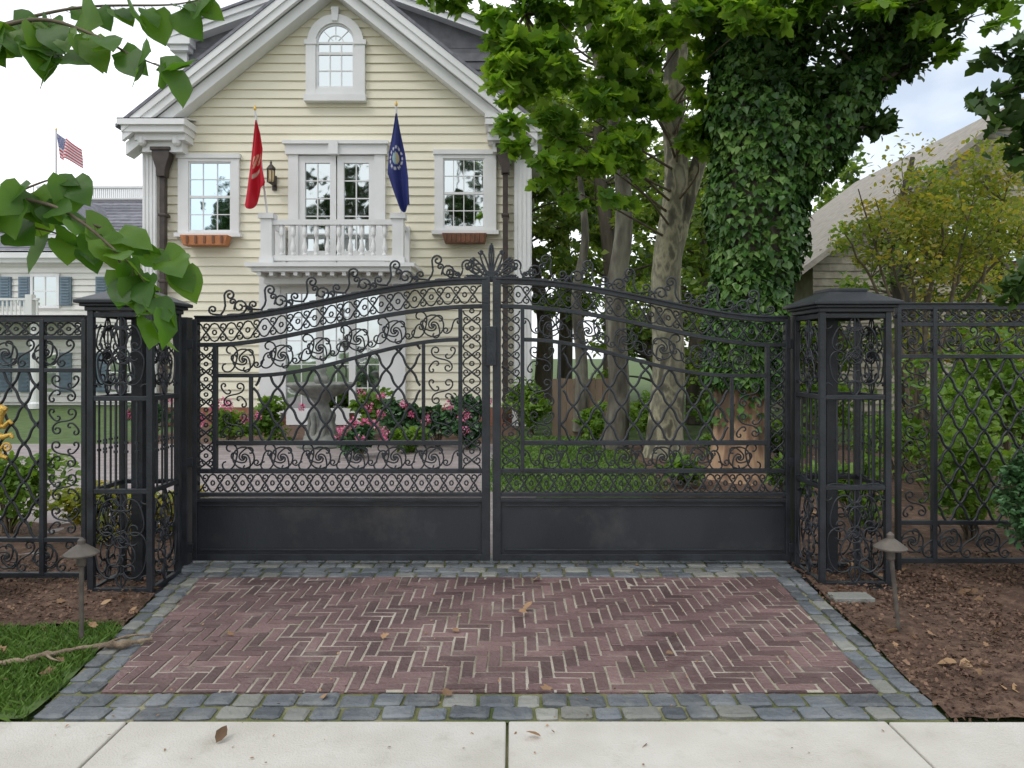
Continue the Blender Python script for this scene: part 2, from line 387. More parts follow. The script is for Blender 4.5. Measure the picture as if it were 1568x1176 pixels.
def clip(poly,cp):
    for i in range(len(cp)):
        a,b=cp[i],cp[(i+1)%len(cp)]; out=[]
        f=lambda p:(b[0]-a[0])*(p[1]-a[1])-(b[1]-a[1])*(p[0]-a[0])
        for j in range(len(poly)):
            p,q=poly[j],poly[(j+1)%len(poly)]; fp,fq=f(p),f(q)
            if fp>=0: out.append(p)
            if (fp>=0)!=(fq>=0):
                t=fp/(fp-fq); out.append((p[0]+(q[0]-p[0])*t,p[1]+(q[1]-p[1])*t))
        poly=out
        if len(poly)<3: return []
    return poly
mb=MB(); W=.066; n=3; g=.0062
nx=int(5/W)+8; ny=int(2.2/W)+8
for i in range(-4,nx):
    for j in range(-4,ny):
        d=(i-j)%(2*n); x=-2.5+i*W; y=3.3+j*W
        if d==0: rc=(x+g,y+g,x+n*W-g,y+W-g)
        elif d==2*n-1: rc=(x+g,y+g,x+W-g,y+n*W-g)
        else: continue
        jt=lambda:R(-.003,.003)
        po=[(rc[0]+jt(),rc[1]+jt()),(rc[2]+jt(),rc[1]+jt()),(rc[2]+jt(),rc[3]+jt()),(rc[0]+jt(),rc[3]+jt())]
        po=clip(po,inn)
        if len(po)<3: continue
        ar=abs(sum(po[a][0]*po[(a+1)%len(po)][1]-po[(a+1)%len(po)][0]*po[a][1] for a in range(len(po))))/2
        if ar<.0009: continue
        wx=sum(p[0] for p in po)/len(po); wy=sum(p[1] for p in po)/len(po)
        mb.paver(po,0,.0225+R(-.0018,.002)+.002*math.sin(wx*2.3)*math.cos(wy*3),.0035)
mb.obj('brick_driveway',BRICKM)
mb=MB(); mb2=MB()
def stone(x0,x1,y0,y1):
    g=.0075; q=lambda:R(-.008,.008); c=.012
    po=[(x0+g+c+q(),y0+g+q()*.5),((x0+x1)/2,y0+g+q()*.6-.001),(x1-g-c+q(),y0+g+q()*.5),(x1-g+q()*.5,y0+g+c),(x1-g+q()*.5,y1-g-c),(x1-g-c+q(),y1-g+q()*.5),((x0+x1)/2,y1-g+q()*.6),(x0+g+c+q(),y1-g+q()*.5),(x0+g+q()*.5,y1-g-c),(x0+g+q()*.5,y0+g+c)]
    (mb if R(0,1)<.80 else mb2).paver(po,0,.025+R(-.005,.006),.012)
def srow(x0,x1,y0,y1,lo=.11,hi=.20):
    x=x0
    while x<x1-.06:
        w=min(R(lo,hi),x1-x)
        if x1-x-w<.07: w=x1-x
        j=R(-.008,.008)
        stone(x,x+w,y0+j,y1+j); x+=w
srow(LX(3.3),RX(3.3),3.215,3.335); srow(LX(3.4),RX(3.4),3.335,3.465)
for k,(a,b) in enumerate([(5.28,5.40),(5.40,5.52),(5.52,5.64),(5.64,5.76),(5.76,5.9)]):
    srow(LX(a)-.02,RX(a)+.02,a,b)
for side in (0,1):
    for col in (0,1):
        y=3.47
        while y<5.27:
            h=min(R(.11,.17),5.28-y)
            if 5.28-y-h<.06: h=5.28-y
            ym=y+h/2
            xo=LX(ym) if side==0 else RX(ym)-BW
            stone(xo+col*BW/2,xo+(col+1)*BW/2,y,y+h); y+=h
mb.obj('stone_driveway_border',STONEM); mb2.obj('light_stone_driveway_border',STONEL)
def bump_sheet(name,x0,x1,y0,y1,m,amp,z=.0,st=.09,edge=None):
    nx=int((x1-x0)/st)+1; ny=int((y1-y0)/st)+1; mb=MB()
    for j in range(ny):
        for i in range(nx):
            x=x0+(x1-x0)*i/(nx-1); y=y0+(y1-y0)*j/(ny-1)
            if edge: x=edge(x,y)
            h=amp*(.5+.25*math.sin(x*5.1+y*2)+.25*math.sin(y*6.3-x*3))+R(0,amp*.5)
            e=min(1,min(x-x0,x1-x,y-y0,y1-y)/.15) if not edge else 1
            mb.v.append((x,y,z+h*max(e,0)))
    for j in range(ny-1):
        for i in range(nx-1):
            a=j*nx+i; mb.f.append((a,a+1,a+nx+1,a+nx))
    return mb.obj(name,m,smooth=True)
MLE=lambda x,y:min(x,LX(min(y,5.9))-.01)
MRE=lambda x,y:max(x,RX(min(y,5.9))+.01)
bump_sheet('mulch_bed',-7,-2.25,4.33,7.0,MULCH,.03,edge=MLE)
bump_sheet('mulch_bed',1.91,7,3.22,7.0,MULCH,.035,edge=MRE)
bump_sheet('mulch_bed',1.6,9,7.0,13.5,MULCH,.03,z=-.005,st=.3)
bump_sheet('mulch_bed',-7.2,.1,13.4,17,MULCH,.03,z=-.005,st=.3)
bump_sheet('lawn',-7,-2.12,3.21,4.34,GRASSG,.02,edge=lambda x,y:min(x,LX(y)-.01))
def chips(n,x0,x1,y0,y1,f):
    P=np.stack([rng.uniform(x0,x1,n),rng.uniform(y0,y1,n),rng.uniform(.02,.045,n)],1)
    return P[[f(p) for p in P]]
CP=np.vstack([chips(7000,-5,-2.2,4.33,5.8,lambda p:p[0]<LX(min(p[1],5.9))-.0),chips(21000,1.92,5,3.21,5.9,lambda p:p[0]>RX(p[1])+.0)])
leaves('mulch_chips',CP,.021,CHIP,shape='quad',up=1.2,svar=.75)
def blades(name,x0,x1,y0,y1,n,h,w,f=lambda x,y:True):
    N=n; x=rng.uniform(x0,x1,N); y=rng.uniform(y0,y1,N)
    keep=np.array([f(a,b) for a,b in zip(x,y)]); x=x[keep];y=y[keep];N=len(x)
    a=rng.uniform(0,6.28,N); hh=h*rng.uniform(.5,1.2,N); lx=rng.normal(size=N)*hh*.4; ly=rng.normal(size=N)*hh*.4
    dx=np.cos(a)*w/2; dy=np.sin(a)*w/2; z=np.full(N,.0)
    V=np.stack([np.stack([x-dx,y-dy,z],1),np.stack([x+dx,y+dy,z],1),np.stack([x+dx*.6+lx*.5,y+dy*.6+ly*.5,z+hh*.65],1),np.stack([x+lx*1.2,y+ly*1.2,z+hh],1)],1).reshape(-1,3)
    me=bpy.data.meshes.new(name); me.vertices.add(4*N); me.vertices.foreach_set('co',V.ravel())
    me.loops.add(4*N); me.loops.foreach_set('vertex_index',np.arange(4*N,dtype=np.int32)); me.polygons.add(N)
    me.polygons.foreach_set('loop_start',(np.arange(N)*4).astype(np.int32)); me.update(calc_edges=True); me.materials.append(GRASSB)
    return link(bpy.data.objects.new(name,me))
blades('grass',-4.4,-2.05,3.22,4.36,22000,.06,.006,lambda x,y:x<LX(y)+.0-.05*math.sin(y*9)**2 and y<4.3+.04*math.sin(x*7))
blades('grass',-.3,1.9,8.6,14.5,20000,.05,.016)
m,nn,ll,b=nt('inner_pavers'); tc=nn.new('ShaderNodeTexCoord'); br=nn.new('ShaderNodeTexBrick')
br.inputs['Scale'].default_value=1; br.inputs['Brick Width'].default_value=.22; br.inputs['Row Height'].default_value=.11; br.inputs['Mortar Size'].default_value=.006
br.inputs['Color1'].default_value=(.23,.19,.185,1); br.inputs['Color2'].default_value=(.32,.275,.27,1); br.inputs['Mortar'].default_value=(.2,.18,.16,1)
ll.new(tc.outputs['Object'],br.inputs['Vector']); ll.new(br.outputs['Color'],b.inputs['Base Color']); b.inputs['Roughness'].default_value=.75
sheet('inner_driveway',[(-25,5.9),(1.5,5.9),(-.3,9.5),(-.3,13.4),(-25,13.4)],.006,m)

# ================================================================== GATE
G=Draw(5.6)
gate=empty('driveway_gate',(0,5.6,0))
fr=MB(); sc=CS(); dm=CS(); pn=MB(); kn=MB(); cr=CS()
def gcos(t): t=min(max(t,0),1)**.85; return .5-.5*math.cos(math.pi*t)
top=lambda p:489-58*gcos((p-330)/415)
sec=lambda p:528-59*gcos((p-330)/415)
thr=lambda p:575-55*(.5-.5*math.cos(math.pi*min(max((p-385)/320,0),1)))
for side in (0,1):
    X=(lambda p:G.x(p)) if side==0 else (lambda p:G.x(1505-p))
    Z=G.z
    Mp=lambda p,q,X=X,Z=Z:(X(p),5.6,Z(q))
    def vbar(p0,p1,q0,q1,y0=5.57,y1=5.63): fr.box(X(p0),X(p1),y0,y1,Z(q0),Z(q1))
    vbar(738,750.5,424,857,5.565,5.635)
    vbar(297,304,489,857,5.565,5.635)
    def rail(f,p0,p1,t,y0=5.572,y1=5.628,n=30):
        fr.strip([(X(p0+(p1-p0)*i/n),Z(f(p0+(p1-p0)*i/n))) for i in range(n+1)],t/G.k,y0,y1)
    rail(top,300,745,8); rail(lambda p:top(p)-4,300,745,3,5.560,5.640); rail(sec,300,738,6.5,5.578,5.622); rail(thr,330,706,6,5.582,5.618)
    for q,t in ((678,7),(721,7)): rail(lambda p:q,330 if q==678 else 300,706 if q==678 else 740,t,5.58,5.62)
    rail(lambda p:757,300,740,6,5.575,5.625); rail(lambda p:765,300,740,5,5.568,5.632)
    rail(lambda p:852,300,740,10,5.568,5.632); rail(lambda p:773,308,732,2.5,5.574,5.60); rail(lambda p:841,308,732,2.5,5.574,5.6)
    pn.box(X(303),X(739),5.59,5.61,Z(766),Z(850))
    vbar(327,333,sec(330),723,5.577,5.623); vbar(702,708,sec(705),721,5.577,5.623)
    vbar(382,387,575,678,5.583,5.617); vbar(646,651,thr(648),678,5.583,5.617)
    band(sc,Mp,lambda t:(303+434*t,sec(303+434*t)-4),lambda t:(303+434*t,top(303+434*t)+5),17)
    band(sc,Mp,lambda t:(303+434*t,754),lambda t:(303+434*t,725),19)
    band(sc,Mp,lambda t:(304,534+187*t),lambda t:(327,534+187*t),8)
    band(sc,Mp,lambda t:(708,476+242*t),lambda t:(737,476+242*t),9)
    for cx in (373,432,490,548,605,663):
        cy=(sec(cx)+thr(cx))/2+1
        for (yy,rr) in ((cy,16.5),(701,16.5)):
            rosette(sc,Mp,(cx,yy),rr)
            scroll(sc,Mp,(cx+20,yy+9),(cx+38,yy-8),'S',1)
            scroll(sc,Mp,(cx-20,yy-10),(cx-27,yy+6),'c',1)
    Mm=lambda a,z:(a,5.6,z)
    def rect(p0,p1,q0,q1,cell):
        x0,x1=sorted((X(p0),X(p1))); fill(sc,Mm,x0,x1,Z(q1),Z(q0),cell)
    rect(334,382,582,675,.2); rect(652,702,thr(677)+5,675,.21)
    x0,x1=sorted((X(388),X(646)))
    inv=(lambda a:a*G.k+CXR) if side==0 else (lambda a:1505-(a*G.k+CXR))
    diamonds(dm,Mm,x0,x1,lambda a:Z(678),lambda a:Z(thr(inv(a))),37/G.k,56/G.k,kn)
    # crest: rows of hooked tendrils rising toward the centre
    for k,cx in enumerate((340,402,466,530,594,658,704)):
        b=top(cx+10)-6; h=38 if k<6 else 28
        # tall hook with curl
        curl(cr,Mp,cx+12,b-h+8,8.5,math.pi,1,1.3,tail=[(cx-2,b),(cx+3,b-7),(cx+5,b-14),(cx+4,b-h+14)])
        # big lower scroll to the right
        curl(cr,Mp,cx+27,b-13,12,math.pi*.5,-1,1.5,tail=[(cx+8,b),(cx+14,b-1)])
        curl(cr,Mp,cx-14,b-8,7,math.pi*.5,1,1.3,tail=[(cx,b)])
        curl(cr,Mp,cx+16,b-20,5,0,-1,1.1,tail=[(cx+18,b-8)])
        cr.add([Mp(cx+33+t*14,b-13+top(cx+33+t*14)-top(cx+33)+12*t-5*math.sin(t*3.1)) for t in np.linspace(0,1,7)])
        curl(cr,Mp,cx+42,b-6+top(cx+42)-top(cx+10),5,math.pi*.5,-1,1.1)
Mp=lambda p,q:(G.x(p),5.6,G.z(q))
for a in np.radians([-80,-60,-40,-20,0,20,40,60,80]):
    L=56 if abs(a)<.1 else 50-9*abs(a)
    pts=[]
    for t in np.linspace(0,2*math.pi,17):
        u=L*(.5-.5*math.cos(t)); w=4.6*math.sin(t)*(u/L)**.6
        pts.append(Mp(752.5+u*math.sin(a)+w*math.cos(a),430-(u*math.cos(a)-w*math.sin(a))))
    cr.add(pts)
    if abs(a)>.1:
        e=(752.5+L*math.sin(a),430-L*math.cos(a)); sg=1 if a>0 else -1
        cr.add([Mp(e[0]+4*math.cos(t)*(1-t/9)*sg,e[1]+4*math.sin(t)*(1-t/9)) for t in np.linspace(0,6,10)])
cr.add([Mp(752.5,432),Mp(752.5,372)])
fr.obj('frame',IRON,gate,bevel=.003); pn.obj('kick_panel',PANEL,gate)
sc.obj('scrollwork',.0064,IRON,gate); dm.obj('lattice',.0098,IRON,gate); kn.obj('lattice_collars',IRON,gate); cr.obj('crest_scrolls',.0078,IRON,gate)
h=MB(); h.box(G.x(745),G.x(760),5.54,5.57,G.z(560),G.z(500))
for q in (520,700,830):
    for p in (290,1205): h.box(G.x(p),G.x(p+10),5.55,5.6,G.z(q),G.z(q+14))
h.obj('latch_and_hinges',IRON,gate,bevel=.003)

# ================================================================== PILLARS
def pillar(x0,x1,y0,y1,hgt=1.93,zs=(.02,.68,1.30,1.86)):
    e=empty('iron_gate_pillar',((x0+x1)/2,(y0+y1)/2,0))
    b=MB(); t=.040
    for x in (x0,x1-t):
        for y in (y0,y1-t): b.box(x,x+t,y,y+t,0,hgt)
    for z in zs:
        for y in (y0+.004,y1-t+.004): b.box(x0+t,x1-t,y,y+t-.008,z,z+.032)
        for x in (x0+.004,x1-t+.004): b.box(x,x+t-.008,y0+t,y1-t,z,z+.032)
    b.box(x0-.03,x1+.03,y0-.03,y1+.03,-.02,.02)
    c=CS(); bars=CS()
    faces=[lambda a,z:(x0+a,y0+t/2,z),lambda a,z:(x0+a,y1-t/2,z),lambda a,z:(x0+t/2,y0+a,z),lambda a,z:(x1-t/2,y0+a,z)]
    for i,fm in enumerate(faces):
        L=(x1-x0) if i<2 else (y1-y0)
        for za,zb in ((zs[0]+.04,zs[1]),(zs[2]+.04,zs[3])):
            mid=L/2; zm=(za+zb)/2
            q=(L/2-t)
            for s in (1,-1):
                scroll(c,fm,(mid+s*q*.50,za+.10),(mid+s*q*.62,zm-.02),'C',s)
                scroll(c,fm,(mid+s*q*.62,zm+.07),(mid+s*q*.42,zb-.09),'C',s)
                scroll(c,fm,(mid+s*q*.16,zm-.10),(mid+s*q*.26,zm+.12),'s',-s)
                scroll(c,fm,(mid+s*q*.2,za+.04),(mid+s*q*.75,za+.05),'c',s)
                scroll(c,fm,(mid+s*q*.2,zb-.04),(mid+s*q*.75,zb-.05),'c',-s)
            rosette(c,fm,(mid,zm),.055)
            c.add([fm(mid,za),fm(mid,zm-.055)]); c.add([fm(mid,zm+.055),fm(mid,zb)])
        nb=4
        for k in range(1,nb+1):
            a=t+(L-2*t)*k/(nb+1); bars.add([fm(a,zs[1]),fm(a,zs[2])])
            for zz in (zs[1]+.28,zs[1]+.34): bars.add([fm(a,zz-.008),fm(a,zz+.008)],[1.9,1.9])
    b.box(x0+.17,x0+.25,y1-.2,y1-.12,0,hgt)
    b.obj('frame',IRON,e,bevel=.003); c.obj('scroll_panels',.0062,IRON,e); bars.obj('bars',.008,IRON,e)
    k=MB()
    def ringbox(o,z0,z1): k.box(x0-o,x1+o,y0-o,y1+o,z0,z1)
    ringbox(.012,hgt-.03,hgt); ringbox(.035,hgt,hgt+.02); ringbox(.06,hgt+.02,hgt+.045)
    zb=hgt+.045; o=.055; q=.12
    lv=[(x0-o,y0-o,zb),(x1+o,y0-o,zb),(x1+o,y1+o,zb),(x0-o,y1+o,zb),(x0+q,y0+q,zb+.08),(x1-q,y0+q,zb+.08),(x1-q,y1-q,zb+.08),(x0+q,y1-q,zb+.08)]
    bb=len(k.v); k.v+=lv; k.f+=[tuple(bb+i for i in f) for f in ((0,1,5,4),(1,2,6,5),(2,3,7,6),(3,0,4,7),(4,5,6,7),(0,3,2,1))]
    k.box(x0+q-.01,x1-q+.01,y0+q-.01,y1-q+.01,zb+.075,zb+.10)
    k.obj('cap',PANEL,e,bevel=.006)
    return e
pillar(-2.83,-2.395,4.92,5.36)
pillar(2.11,2.60,5.06,5.55)
pp=MB()
pp.box(G.x(277),G.x(291),5.55,5.65,0,G.z(486)); pp.box(G.x(1213),G.x(1222),5.55,5.65,0,G.z(484))
pp.obj('gate_post',IRON,bevel=.004)

# ================================================================== FENCES
def fence(name,y,xa,xb,cols,zt,z2,z3,zl,zb):
    e=empty(name,((xa+xb)/2,y,0)); b=MB(); c=CS(); d=CS(); M=lambda a,z:(a,y,z); kk=MB()
    for z,t in ((zt,.04),(z2,.03),(z3,.03),(zl,.03),(zb,.035)): b.box(xa,xb,y-.018,y+.018,z-t/2,z+t/2)
    b.box(xa,xb,y-.03,y+.03,zt+.02,zt+.03)
    for x in cols: b.box(x-.016,x+.016,y-.022,y+.022,.02 if x in (cols[0],cols[-1]) else zb,zt)
    n=int((xb-xa)/.12); band(c,M,lambda t:(xa+(xb-xa)*t,z2+.015),lambda t:(xa+(xb-xa)*t,zt-.02),n)
    for (za,zc) in ((z3,z2),(zb,zl)):
        x=xa+.12
        while x<xb-.1:
            rosette(c,M,(x,(za+zc)/2),min(.08,(zc-za)/2-.02)); scroll(c,M,(x+.1,za+.05),(x+.18,zc-.05),'S',1); x+=.28
    cs_=sorted(cols)
    for i in range(len(cs_)-1):
        a0,a1=cs_[i]+.016,cs_[i+1]-.016
        if a1-a0<.4: fill(c,M,a0,a1,zl+.015,z3-.015,.21)
        else: diamonds(d,M,a0,a1,lambda a:zl,lambda a:z3,.175,.27,kk)
    b.obj('rails',IRON,e,bevel=.003); c.obj('scrollwork',.0064,IRON,e); d.obj('lattice',.0092,IRON,e); kk.obj('lattice_collars',IRON,e)
    return e
FL=Draw(5.2)
lf=fence('iron_fence',5.2,-6.2,FL.x(132),[FL.x(130),FL.x(66),FL.x(66)-1.2,FL.x(66)-1.5,-6.18],FL.z(489),FL.z(517),FL.z(567),FL.z(826),FL.z(880))
FR=Draw(5.42)
fence('iron_fence',5.42,FR.x(1372),6.4,[FR.x(1375),FR.x(1430),FR.x(1430)+1.2,FR.x(1430)+1.5,6.38],FR.z(470),FR.z(497),FR.z(546),FR.z(800),FR.z(858))
# gilded heraldic beast: chest, head, raised paw, haunch, curled tail
g=CS(); M=lambda p,q:(FL.x(p),5.15,FL.z(q))
g.add([M(p,q) for p,q in ((-22,690),(-14,672),(-4,656),(4,644),(8,634))],[2.6,3.0,3.2,2.6,1.9])
g.add([M(p,q) for p,q in ((6,636),(10,628),(12,624),(18,626))],[1.9,2.4,2.0,1.0])
g.add([M(p,q) for p,q in ((4,622),(7,614))],[1.0,.3])
g.add([M(p,q) for p,q in ((2,650),(14,652),(22,644),(26,648))],[1.6,1.3,1.1,.8])
g.add([M(p,q) for p,q in ((-2,662),(12,668),(24,664),(27,670))],[1.6,1.4,1.1,.8])
g.add([M(p,q) for p,q in ((-16,680),(0,684),(8,696),(18,700))],[2.4,2.0,1.3,.9])
g.add([M(p,q) for p,q in ((-24,690),(-20,704),(-8,706))],[2.2,1.5,.9])
g.obj('gold_lion_ornament',.014,GOLD,lf,res=3)
g=CS(); curl(g,M,18,684,8,math.pi,1,1.3,tail=[(4,690)]); curl(g,M,-32,660,12,0,1,1.4); 
for k in range(6): g.add([M(-6+k*3,652-k*5),M(-14+k*3,646-k*5),M(-16+k*3,650-k*5)])
g.obj('gold_tail_and_mane',.008,GOLD,lf,res=2)

# ================================================================== HOUSE
H=Draw(17.0); hx,hz=H.x,H.z
house=empty('clapboard_house',(hx(513),17,0))
core=MB()
core.box(hx(232),hx(800),17.05,30,0,hz(205))
core.prism([(hx(232),hz(205)),(hx(800),hz(205)),(hx(505),hz(205)+ (hx(800)-hx(505))*.8)],17.05,29.9)
core.obj('walls',SIDING,house)
sb=MB(); z=.42; st=.203
xl,xr=hx(234),hx(798); zg=hz(196)
def half_w(zz):
    full=(xr-xl)/2+.02
    if zz<zg: return full
    return max(0.02,full-(zz-zg)/.8)
ztop=zg+(xr-xl)/2*.8
while z<ztop-.05:
    z1=min(z+st,ztop); w0=half_w(z); w1=half_w(z1)
    xc=(xl+xr)/2
    y0=16.985; y1=17.018
    sb.v+=[(xc-w0,y0,z),(xc+w0,y0,z),(xc+w1,y1,z1),(xc-w1,y1,z1),(xc-w0,17.04,z),(xc+w0,17.04,z)]
    b=len(sb.v)-6; sb.f+=[(b,b+1,b+2,b+3),(b,b+4,b+5,b+1)]
    z=z1
sb.obj('clapboards',SIDING,house)
base=MB(); base.box(hx(236),hx(798),16.99,17.1,0,.42)
base.obj('brick_foundation',RBRICK,house)
E=Draw(16.45)
tr=MB(); rf=MB()
def rake(offo,offi,y0,y1):
    f=lambda p,o:(E.x(p),E.z(-64+.8*abs(p-505)+o))
    for s in (-1,1):
        tr.prism([f(505,offo),f(505+s*318,offo),f(505+s*318,offi),f(505,offi)][::s],y0,y1)
rake(0,12,16.40,16.5); rake(12,25,16.44,16.55); rake(25,44,16.60,16.98)
for s in (-1,1):
    p0=(E.x(505),E.z(-70)); p1=(E.x(505+s*326),E.z(-70+.8*326))
    rf.slab([(p0[0],16.38,p0[1]),(p1[0],16.38,p1[1]),(p1[0],30,p1[1]),(p0[0],30,p0[1])][::-s],.08)
    q0=(E.x(505),E.z(-46)); q1=(E.x(505+s*316),E.z(-46+.8*316))
    tr.slab([(q0[0],16.5,q0[1]),(q1[0],16.5,q1[1]),(q1[0],17.05,q1[1]),(q0[0],17.05,q0[1])],.03)
rf.obj('roof',SLATE,house)
for (a,b,c,d) in ((182,285,208,276),(743,836,752,828)):
    tr.box(E.x(a),E.x(b),16.35,17.3,E.z(182 if a<500 else 176),E.z(192))
    tr.box(E.x(a+5),E.x(b-3),16.42,17.3,E.z(192),E.z(202))
    tr.box(E.x(c-6),E.x(d+4),16.55,17.2,E.z(202),E.z(212))
    tr.box(E.x(c+2),E.x(d-4),16.68,17.2,E.z(212),E.z(228))
    tr.slab([(E.x(a),16.35,E.z(182)),(E.x(b),16.35,E.z(182)),(E.x(b),17.0,E.z(172)),(E.x(a),17.0,E.z(172))],.02)
    for p in ((a+20,b-30)):
        tr.lathe((E.x(p+10),16.62,E.z(220)),[(.05,0),(.09,.05),(.10,.12),(.09,.2)],10)
for p in (190,829):
    tr.box(E.x(p)-.12,E.x(p)+.12,17.3,30,E.z(198),E.z(186))
for (a,b) in ((222,244),(787,814)):
    tr.box(hx(a),hx(b),16.88,17.2,0,hz(228)); tr.box(hx(a-3),hx(b+3),16.84,17.25,hz(236),hz(228)); tr.box(hx(a-3),hx(b+3),16.84,17.25,0,.45)
    for k in range(4):
        x=hx(a)+(hx(b)-hx(a))*(k+.5)/4; tr.box(x-.022,x+.022,16.86,16.9,.5,hz(240))
gl=MB(); mun=MB(); glb=MB()
def window(a,b,q0,q1,ga,gb,g0,g1,cols,rows,glass,sash=True,y=16.99):
    tr.box(hx(a),hx(ga),y-.09,y+.02,hz(q0+6),hz(q1-6)); tr.box(hx(gb),hx(b),y-.09,y+.02,hz(q0+6),hz(q1-6))
    tr.box(hx(a-2),hx(b+2),y-.12,y+.02,hz(q0),hz(q0+7)); tr.box(hx(ga),hx(gb),y-.087,y+.02,hz(q0+7),hz(g0))
    tr.box(hx(a-4),hx(b+4),y-.16,y+.02,hz(q1-6),hz(q1)); tr.box(hx(ga),hx(gb),y-.087,y+.02,hz(g1),hz(q1-6))
    glass.quad((hx(ga),y-.035,hz(g1)),(hx(gb),y-.035,hz(g1)),(hx(gb),y-.035,hz(g0)),(hx(ga),y-.035,hz(g0)))
    s=2.2; yy=y-.06
    mun.box(hx(ga),hx(ga+s),yy,y-.03,hz(g0),hz(g1)); mun.box(hx(gb-s),hx(gb),yy,y-.03,hz(g0),hz(g1))
    mun.box(hx(ga),hx(gb),yy-.002,y-.03,hz(g0),hz(g0+s)); mun.box(hx(ga),hx(gb),yy-.002,y-.03,hz(g1-s-1),hz(g1))
    if sash: m=(g0+g1)/2; mun.box(hx(ga),hx(gb),yy-.006,y-.03,hz(m-1.8),hz(m+1.8))
    for i in range(1,cols):
        p=ga+(gb-ga)*i/cols; mun.box(hx(p-.65),hx(p+.65),yy+.008,y-.031,hz(g0),hz(g1))
    for j in range(1,rows):
        q=g0+(g1-g0)*j/rows
        if sash and abs(q-(g0+g1)/2)<2: continue
        mun.box(hx(ga),hx(gb),yy+.011,y-.031,hz(q-.65),hz(q+.65))
window(275,368,237,364,291,356,249,356,3,4,glb)
window(666,760,231,360,679,742,244,350,4,4,gl)
tr.box(hx(440),hx(594),16.82,17.02,hz(222),hz(239)); tr.box(hx(437),hx(597),16.76,17.02,hz(219),hz(224))
tr.box(hx(507),hx(521),16.74,17.02,hz(219.5),hz(240))
tr.box(hx(444),hx(459),16.86,17.02,hz(239),hz(403)); tr.box(hx(575),hx(591),16.86,17.02,hz(239),hz(403))
for (ga,gb) in ((459,516),(518,575)):
    mun.box(hx(ga),hx(ga+10),16.9,17.0,hz(240),hz(403)); mun.box(hx(gb-9),hx(gb),16.9,17.0,hz(240),hz(403))
    mun.box(hx(ga),hx(gb),16.905,17.0,hz(240),hz(251)); mun.box(hx(ga),hx(gb),16.905,17.0,hz(385),hz(403))
    gl.quad((hx(ga+8),16.95,hz(385)),(hx(gb-8),16.95,hz(385)),(hx(gb-8),16.95,hz(251)),(hx(ga+8),16.95,hz(251)))
    m=(ga+gb)/2; mun.box(hx(m-.8),hx(m+.8),16.925,16.96,hz(251),hz(385))
    for k in range(1,5): q=251+27*k; mun.box(hx(ga+8),hx(gb-8),16.928,16.96,hz(q-.8),hz(q+.8))
cx=515; r=30; qs=68
arc=[(hx(cx+r*math.cos(a)),hz(qs-r*math.sin(a))) for a in np.linspace(0,math.pi,17)]
arco=[(hx(cx+(r+13)*math.cos(a)),hz(qs-(r+13)*math.sin(a))) for a in np.linspace(0,math.pi,17)]
for i in range(16): tr.prism([arc[i],arc[i+1],arco[i+1],arco[i]],16.88,17.02)
for i in range(16):
    a0,a1=np.linspace(0,math.pi,17)[i:i+2]
    f=lambda rr,a:(hx(cx+rr*math.cos(a)),hz(qs-rr*math.sin(a)))
    mun.prism([f(27,a0),f(27,a1),f(30,a1),f(30,a0)],16.93,16.99)
    if i%4==3 and i<15: mun.prism([f(6,a1-.06),f(6,a1+.06),f(27,a1+.02),f(27,a1-.02)],16.94,16.96)
    mun.prism([f(11.2,a0),f(11.2,a1),f(12.6,a1),f(12.6,a0)],16.942,16.961)
gl.quad(*[(x,16.955,z) for x,z in arc],)
tr.prism([(hx(509),hz(15)),(hx(521),hz(15)),(hx(519),hz(36)),(hx(511),hz(36))],16.84,17.02)
tr.box(hx(470),hx(485),16.885,17.02,hz(68),hz(150)); tr.box(hx(545),hx(560),16.885,17.02,hz(68),hz(150))
tr.box(hx(468),hx(487),16.86,17.02,hz(64),hz(71)); tr.box(hx(543),hx(562),16.86,17.02,hz(64),hz(71))
tr.box(hx(468),hx(562),16.82,17.02,hz(148),hz(158)); tr.box(hx(485),hx(545),16.89,17.02,hz(138),hz(149))
gl.quad((hx(485),16.955,hz(138)),(hx(545),16.955,hz(138)),(hx(545),16.955,hz(68)),(hx(485),16.955,hz(68)))
mun.box(hx(485),hx(489),16.93,16.98,hz(68),hz(138)); mun.box(hx(541),hx(545),16.93,16.98,hz(68),hz(138))
mun.box(hx(485),hx(545),16.925,16.98,hz(82),hz(86)); mun.box(hx(485),hx(545),16.925,16.98,hz(134),hz(138)); mun.box(hx(485),hx(545),16.925,16.98,hz(66.5),hz(69.5))
for k in (1,2): p=489+52*k/3; mun.box(hx(p-.9),hx(p+.9),16.94,16.96,hz(68),hz(138))
mun.box(hx(485),hx(545),16.943,16.96,hz(109),hz(111))
tr.box(hx(400),hx(432),16.86,17.02,.1,hz(416)); tr.box(hx(592),hx(622),16.86,17.02,.1,hz(416)); tr.box(hx(404),hx(618),16.88,17.02,hz(416),hz(450))
for (a,b) in ((432,440),(486,496),(536,546),(582,592)): tr.box(hx(a),hx(b),16.87,17.02,.3,hz(450))
for (a,b) in ((440,486),(496,536),(546,582)):
    gl.quad((hx(a),16.94,hz(628)),(hx(b),16.94,hz(628)),(hx(b),16.94,hz(450)),(hx(a),16.94,hz(450)))
    mun.box(hx(a),hx(b),16.90,17.0,hz(650),hz(625))
    for k in range(1,2): p=a+(b-a)/2; mun.box(hx(p-.8),hx(p+.8),16.92,16.95,hz(450),hz(628))
    for k in range(1,5): q=450+36*k; mun.box(hx(a),hx(b),16.922,16.95,hz(q-.8),hz(q+.8))
B=Draw(15.95); bx,bz=B.x,B.z
tr.box(bx(378),bx(636),15.8,17.0,bz(403),bz(409)); tr.box(bx(386),bx(630),15.88,17.0,bz(409),bz(416))
for k in range(13):
    p=394+k*18.6; tr.box(bx(p),bx(p+6),15.92,16.5,bz(422),bz(416))
